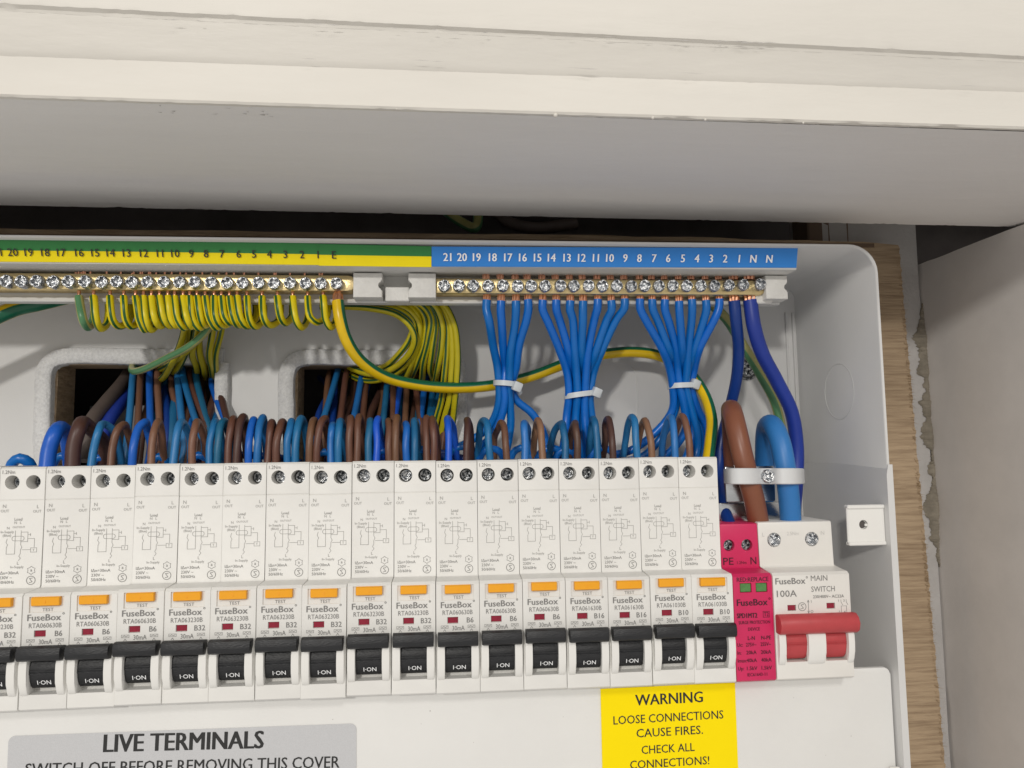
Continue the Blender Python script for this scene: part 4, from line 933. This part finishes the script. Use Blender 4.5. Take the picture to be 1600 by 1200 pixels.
# --- earth leads dropping from behind the bar into the left opening
dl = [([(292, 470, 36), (287, 520, 40), (276, 552, 46), (258, 586, 60), (246, 596, 80)], 'first'), ([(300, 470, 38), (296, 520, 44), (290, 550, 50), (279, 574, 62), (270, 585, 85)], 'second'),
      ([(315, 470, 37), (306, 525, 42), (300, 552, 50), (306, 572, 62), (308, 590, 85)], 'third'), ([(322, 470, 38), (312, 520, 44), (312, 550, 52), (318, 573, 62), (320, 592, 85)], 'fourth'),
      ([(338, 470, 37), (331, 525, 42), (327, 552, 48), (331, 575, 60), (333, 595, 85)], 'fifth'), ([(352, 470, 38), (345, 520, 44), (337, 552, 50), (337, 578, 62), (338, 598, 85)], 'sixth'),
      ([(330, 470, 34), (322, 512, 36), (300, 540, 42), (270, 566, 56), (250, 578, 75)], 'seventh')]
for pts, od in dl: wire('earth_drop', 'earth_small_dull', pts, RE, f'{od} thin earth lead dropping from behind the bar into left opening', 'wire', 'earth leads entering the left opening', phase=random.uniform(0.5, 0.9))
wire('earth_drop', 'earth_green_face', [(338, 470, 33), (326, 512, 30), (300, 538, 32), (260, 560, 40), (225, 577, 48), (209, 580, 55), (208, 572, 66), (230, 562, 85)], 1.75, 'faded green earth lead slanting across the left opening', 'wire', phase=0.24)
# --- earth leads fanning down into the right opening
rf = [[(520, 478, 33), (580, 482, 32), (618, 491, 32), (640, 508, 33), (648, 528, 36), (640, 552, 42), (615, 575, 52), (585, 585, 60), (555, 578, 70), (538, 568, 85)],
      [(500, 480, 35), (590, 478, 34), (628, 488, 34), (645, 505, 36), (640, 530, 40), (622, 555, 46), (600, 573, 58), (570, 581, 68), (545, 570, 82)],
      [(545, 474, 36), (610, 476, 35), (640, 486, 35), (655, 510, 37), (648, 548, 44), (625, 578, 54), (590, 594, 64), (560, 592, 74), (538, 578, 86)],
      [(560, 472, 37), (630, 474, 36), (650, 490, 36), (656, 520, 39), (648, 555, 46), (636, 585, 58), (628, 600, 75)],
      [(590, 471, 36), (645, 474, 36), (664, 495, 37), (664, 530, 41), (654, 562, 48), (645, 584, 60), (640, 596, 80)],
      [(610, 470, 35), (655, 474, 34), (673, 495, 35), (670, 530, 40), (662, 565, 48), (660, 588, 60), (658, 605, 80)],
      [(630, 470, 36), (668, 474, 35), (680, 500, 37), (676, 545, 43), (672, 575, 52), (676, 590, 64), (678, 606, 82)],
      [(640, 470, 34), (676, 476, 34), (690, 505, 36), (690, 540, 40), (684, 575, 48), (680, 596, 60), (678, 615, 80)],
      [(625, 470, 37), (675, 472, 37), (696, 500, 38), (698, 545, 41), (694, 590, 46), (690, 625, 50), (682, 655, 54), (676, 690, 60)],
      [(640, 470, 36), (684, 473, 36), (702, 500, 37), (707, 545, 40), (705, 590, 44), (702, 625, 48), (694, 655, 53), (686, 700, 60)],
      [(650, 470, 35), (690, 474, 35), (709, 505, 36), (715, 548, 39), (714, 590, 43), (711, 625, 47), (708, 655, 52), (702, 700, 58)],
      [(560, 472, 38), (625, 475, 38), (660, 500, 40), (662, 540, 45), (640, 575, 56), (612, 590, 70), (590, 592, 85)]]
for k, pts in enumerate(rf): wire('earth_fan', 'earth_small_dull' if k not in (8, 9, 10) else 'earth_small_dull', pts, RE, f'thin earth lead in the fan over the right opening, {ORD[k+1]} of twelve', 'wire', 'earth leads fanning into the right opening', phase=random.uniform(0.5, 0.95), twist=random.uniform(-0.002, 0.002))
# --- thick earth at far left and the one behind the neutral leads
wire('earth_cable', 'earth_big', [(-260, 640, 34), (-120, 556, 32), (-10, 497, 30), (25, 482, 32), (60, 474, 34), (110, 462, 38)], 3.6, 'thick green earth cable entering at far left below the bar', 'cable', phase=0.13)
wire('earth_cable', 'earth_green_face', [(1085, 455, 44), (1112, 476, 44), (1136, 500, 45), (1158, 535, 47), (1188, 585, 50), (1212, 632, 50), (1222, 690, 50), (1222, 760, 48)], 2.5, 'dim green and yellow earth cable behind the two thickest blue leads', 'cable', phase=0.42, twist=0.003)

# --- load wires: each climbs from a breaker terminal, loops over and drops behind the row
BL = {'b': 'blue_load', 'l': 'blue_load_light', 'd': 'blue_load_deep', 't': 'blue_load_teal', 'n': 'brown_load', 'o': 'brown_load_light', 'k': 'brown_load_dark'}
loads = [  # (colour, foot x, top x, top y, back x, radius, breaker, feed (x,y) seen in an opening or None)
 ('d', 73, 94, 661, 108, 3.1, 2, None), ('k', 113, 130, 656, 162, 3.0, 2, None),
 ('l', 142, 163, 657, 188, 1.6, 3, (208, 585)), ('n', 173, 193, 657, 206, 1.6, 3, (220, 585)),
 ('d', 206, 226, 657, 236, 1.7, 4, (234, 585)), ('o', 236, 247, 655, 255, 1.6, 4, (246, 585)),
 ('l', 270, 284, 657, 296, 1.7, 5, (278, 585)), ('o', 300, 308, 657, 319, 1.6, 5, (268, 602)),
 ('b', 327, 338, 652, 346, 1.6, 6, (285, 580)), ('t', 339, 350, 654, 358, 1.6, 6, (306, 585)), ('n', 356, 364, 652, 372, 1.6, 6, (296, 590)), ('k', 369, 379, 649, 386, 1.7, 6, (340, 590)),
 ('d', 388, 396, 651, 402, 1.6, 7, (331, 600)), ('b', 401, 411, 650, 416, 1.6, 7, None), ('n', 418, 425, 655, 432, 1.6, 7, None), ('n', 431, 442, 656, 447, 1.7, 7, None),
 ('b', 449, 455, 652, 460, 1.6, 8, (525, 590)), ('b', 461, 471, 652, 478, 1.7, 8, None), ('n', 483, 491, 650, 497, 1.6, 8, (512, 600)), ('n', 494, 508, 648, 513, 1.6, 8, (540, 590)),
 ('b', 517, 519.5, 659, 524, 1.6, 9, (565, 590)), ('b', 528.5, 532, 652, 540, 1.7, 9, None), ('n', 546.5, 547.5, 648, 553, 1.6, 9, (572, 600)), ('n', 557.5, 562, 648, 566, 1.6, 9, None),
 ('t', 576, 578, 655, 584, 1.6, 10, (606, 590)), ('d', 588, 590, 651, 595, 1.6, 10, (626, 595)), ('n', 608, 607, 652, 612, 1.6, 10, (615, 590)), ('n', 618, 620, 650, 626, 1.6, 10, (636, 600)),
 ('d', 635.5, 634, 657, 640, 1.6, 11, (664, 600)), ('t', 648, 646.5, 652, 654, 1.6, 11, (676, 612)), ('n', 667, 666, 650, 672, 1.6, 11, (650, 600)), ('n', 678, 676, 652, 682, 1.6, 11, None),
 ('d', 701, 700, 652, 712, 1.6, 12, None), ('k', 729, 731, 654, 735, 1.6, 12, None),
 ('b', 766, 756, 655, 748, 1.6, 13, None), ('n', 792, 783, 656, 774, 1.55, 13, None),
 ('l', 820, 820, 657, 826, 1.7, 14, None), ('o', 848, 841, 655, 835, 1.6, 14, None),
 ('t', 883, 878, 657, 860, 1.65, 15, None), ('k', 902, 898, 656, 892, 1.6, 15, None),
 ('t', 934, 927, 652, 922, 1.65, 16, None), ('k', 958, 951, 650, 944, 1.6, 16, None),
 ('l', 996, 987, 650, 976, 1.65, 17, None), ('o', 1019, 1007, 651, 996, 1.6, 17, None),
 ('l', 1055, 1047, 650, 1036, 1.65, 18, None), ('o', 1078, 1065, 648, 1056, 1.6, 18, None)]
cnt = {}
for c_, xf, xt, yt, xb_, r, bi, feed in loads:
    nm = 'blue' if c_ in 'bldt' else 'brown'; cnt[(bi, nm)] = cnt.get((bi, nm), 0)+1
for key in list(cnt): cnt[key] = [cnt[key], 0]
for c_, xf, xt, yt, xb_, r, bi, feed in loads:
    nm = 'blue' if c_ in 'bldt' else 'brown'; tot, k = cnt[(bi, nm)]; cnt[(bi, nm)][1] += 1
    yb = 727-18*(xf/1130)
    yt += random.uniform(-1.5, 3.5); h = yb-yt; J = lambda a: random.uniform(-a, a); dirn = 1 if xb_ > xf else -1
    pts = [(xf, yb+6, 11), (xf+(xt-xf)*0.18+J(1.2), yb-h*(0.42+J(0.08)), 11.5+J(1)), (xf+(xt-xf)*0.55+J(1.2), yt+h*(0.2+J(0.05)), 14+J(1.5)), (xt+J(0.8), yt+1.5+r, 20+J(2)), (xt+(xb_-xt)*0.55+J(1.5), yt+h*(0.22+J(0.06)), 27+J(2)), (xb_+J(2), yb-h*(0.42+J(0.1)), 32+J(2)), (xb_+dirn*2, yb+2, 37), (xb_+dirn*3, yb+16, 41)]
    if feed:
        fx, fy = feed; mx_ = xb_+(fx-xb_)*0.45
        pts += [(mx_-4, yb+8, 47), (mx_, yb-22, 50), (xb_+(fx-xb_)*0.75, (yb-22+fy)/2, 58), (fx, fy, 72), (fx+6, fy-26, 95), (fx+10, fy-40, 120)]
    which = 'big ' if r > 2.5 else ''
    pos = ('' if tot == 1 else ('left one of two ' if k == 0 else 'right one of two '))
    lab = f'{which}{nm} load wire looping into the {ORD[bi-1]} breaker from the left' if tot == 1 else f'{pos}{nm} load wires looping into the {ORD[bi-1]} breaker from left'
    wire('load_wire', BL[c_], pts, r, lab, 'wire', f'{nm} load wires over the breakers')
# dark sheathed cable in the left opening and small blue leads lying behind the row
wire('sheathed_cable', 'sheath_dark', [(215, 560, 110), (192, 598, 78), (165, 630, 62), (142, 662, 50), (132, 720, 44)], 3.4, 'dark brown sheathed cable slanting into the left opening', 'cable')
wire('sheathed_cable', 'blue_violet', [(225, 575, 112), (206, 606, 84), (188, 632, 68), (165, 668, 52), (150, 720, 46)], 3.0, 'dark blue cable slanting into left opening beside the brown one', 'cable')
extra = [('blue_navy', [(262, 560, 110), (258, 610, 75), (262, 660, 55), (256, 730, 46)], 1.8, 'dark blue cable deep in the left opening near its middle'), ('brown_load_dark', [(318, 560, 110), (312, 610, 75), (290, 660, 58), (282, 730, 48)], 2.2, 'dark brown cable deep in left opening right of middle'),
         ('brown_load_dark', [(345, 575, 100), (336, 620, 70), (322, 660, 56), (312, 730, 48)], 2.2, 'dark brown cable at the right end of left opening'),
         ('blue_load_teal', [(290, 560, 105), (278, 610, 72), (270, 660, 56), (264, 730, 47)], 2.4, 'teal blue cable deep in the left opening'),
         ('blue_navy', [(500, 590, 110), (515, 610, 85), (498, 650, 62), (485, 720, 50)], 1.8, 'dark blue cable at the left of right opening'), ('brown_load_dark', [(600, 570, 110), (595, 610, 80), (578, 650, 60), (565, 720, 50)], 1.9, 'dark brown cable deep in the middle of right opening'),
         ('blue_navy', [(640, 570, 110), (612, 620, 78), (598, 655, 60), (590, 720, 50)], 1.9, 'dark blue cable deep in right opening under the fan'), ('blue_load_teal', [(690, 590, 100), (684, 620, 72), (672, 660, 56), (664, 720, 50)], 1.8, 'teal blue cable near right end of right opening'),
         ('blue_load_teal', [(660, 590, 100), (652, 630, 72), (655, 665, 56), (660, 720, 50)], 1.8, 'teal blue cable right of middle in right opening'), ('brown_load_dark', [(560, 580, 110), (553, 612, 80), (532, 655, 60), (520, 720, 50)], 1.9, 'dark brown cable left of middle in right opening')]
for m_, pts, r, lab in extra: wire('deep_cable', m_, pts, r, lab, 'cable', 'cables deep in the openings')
RW = ['first', 'second', 'third', 'fourth', 'fifth', 'sixth', 'seventh', 'eighth']
for side, x0, x1, wrd in ((0, 215, 338, 'left'), (1, 500, 706, 'right')):
    for k in range(8):
        xa_ = x0+(x1-x0)*(k+0.5)/8+random.uniform(-6, 6); ln = random.uniform(6, 26); d_ = random.uniform(78, 100)
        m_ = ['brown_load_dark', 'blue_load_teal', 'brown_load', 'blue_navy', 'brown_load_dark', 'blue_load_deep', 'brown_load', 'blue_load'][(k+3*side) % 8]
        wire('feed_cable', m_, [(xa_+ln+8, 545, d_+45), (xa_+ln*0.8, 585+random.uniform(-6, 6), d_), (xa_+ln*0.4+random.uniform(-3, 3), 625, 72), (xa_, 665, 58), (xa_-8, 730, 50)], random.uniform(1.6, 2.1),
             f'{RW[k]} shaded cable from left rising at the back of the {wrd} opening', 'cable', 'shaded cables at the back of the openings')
humps = [(33, 716, 18), (98, 712, 16), (157, 715, 14), (250, 713, 14), (312, 711, 16), (508, 706, 20), (600, 704, 20), (662, 702, 18), (722, 698, 24), (768, 700, 20), (815, 700, 18), (862, 700, 24), (942, 700, 22), (884, 702, 18)]
HN = ['far left', 'second', 'third', 'fourth', 'fifth', 'seventh', 'eighth', 'ninth', 'tenth', 'eleventh', 'twelfth', 'thirteenth', 'fifteenth', 'fourteenth']
for k, (x, y, wd) in enumerate(humps):
    wire('neutral_bend', 'blue_lead', [(x-wd, y+22, 36), (x-wd*0.75, y+8, 35), (x-2, y, 34), (x+wd*0.7, y+7, 36), (x+wd, y+22, 39)], 1.75+(0.6 if k == 0 else 0), f'blue neutral lead arching low behind the row at the {HN[k]} breaker' , 'wire', 'blue leads lying behind the breakers')
for k, (y, x0, x1) in enumerate(((716, 300, 470), (709, 480, 700), (713, 640, 740))):
    wire('neutral_run', 'blue_navy', [(x0, y+6, 40), (x0+30, y-2, 42), ((x0+x1)/2, y-5, 43), (x1-30, y, 42), (x1, y+8, 40)], 1.8, ['dark blue lead running low behind the fifth and sixth breakers', 'dark blue lead running low behind the eighth to tenth breakers', 'dark blue lead running low behind the eleventh breaker'][k], 'wire', 'dark blue leads running behind the row')

# --- incoming tails, clamp and bracket
wire('meter_tail', 'brown_tail', [(1186, 822, 8), (1178, 780, 4), (1167, 740, 1), (1155, 690, 2), (1147, 655, 7), (1143, 641, 15), (1142, 645, 26), (1144, 690, 38), (1146, 780, 44)], 4.6, 'thick brown incoming tail bent over into the main switch', 'cable', seg=20)
wire('meter_tail', 'blue_tail', [(1236, 822, 8), (1233, 780, 4), (1228, 740, 1), (1220, 695, 3), (1211, 671, 8), (1203, 663, 16), (1197, 672, 25), (1195, 710, 34), (1196, 780, 42)], 4.6, 'thick light blue incoming tail bent over into the main switch', 'cable', seg=20)
br = empty('cable_bracket', P(1180, 790, 14), 'shiny steel bracket and rail behind the clamped tails', 'bracket'); bo = P(1180, 790, 14)
def bk(name, x0, y0, x1, y1, Y, d, m='steel', bev=0.5):
    a, b = P(x0, y0, Y), P(x1, y1, Y)
    return child(name, box_mesh(name, m, a.x-bo.x, b.x-bo.x, Y-14, Y-14+d, b.z-bo.z, a.z-bo.z, bev=bev, seg=2), br)
bk('plate', 1133, 729, 1212, 783, 9, 1.4); bk('rail_flange', 1118, 786, 1220, 812, 15, 1.2); bk('rail_web', 1118, 800, 1225, 830, 22, 1.2)
cl = empty('tail_clamp', P(1199, 744, -4), 'white nylon saddle clamp holding the brown and blue tails', 'clamp'); co = P(1199, 744, -4)
xs_c = [(1134, 11), (1137, 5), (1141, 0), (1147, -4.0), (1157, -5.6), (1168, -5.8), (1178, -4.2), (1186, -1.5), (1192, -0.6), (1199, -0.5), (1206, -0.8), (1212, -2.6), (1219, -5.0), (1228, -5.8), (1238, -5.4), (1245, -3.4), (1250, 0), (1252.5, 5), (1254, 11)]
path = catmull([P(x, 744, y) for x, y in xs_c], 1.2); bm = bmesh.new(); rows = []
for i, p in enumerate(path):
    t = (path[min(i+1, len(path)-1)]-path[max(i-1, 0)]).normalized(); n = t.cross(Vector((0, 0, 1))).normalized(); p = p-co
    up = Vector((0, 0, 3.45))
    rows.append([bm.verts.new(v) for v in (p+up*0.9+n*0.9, p+up+n*0.5, p+up-n*0.8, p-up-n*0.8, p-up+n*0.5, p-up*0.9+n*0.9)])
for a, b in zip(rows, rows[1:]):
    for k in range(6): bm.faces.new((a[k], b[k], b[(k+1) % 6], a[(k+1) % 6]))
for r in (rows[0], rows[-1]): bm.faces.new(r)
child('saddle', finish(bm, 'saddle', 'nylon_clamp', 40), cl)
child('clamp_screw', screw_head('clamp_screw', 'zinc', 2.9, 1.5, rec=0.62, wd=0.3, deep=1.1), cl, P(1199, 744, -2.2)-co, rot=(0, 0.6, 0))
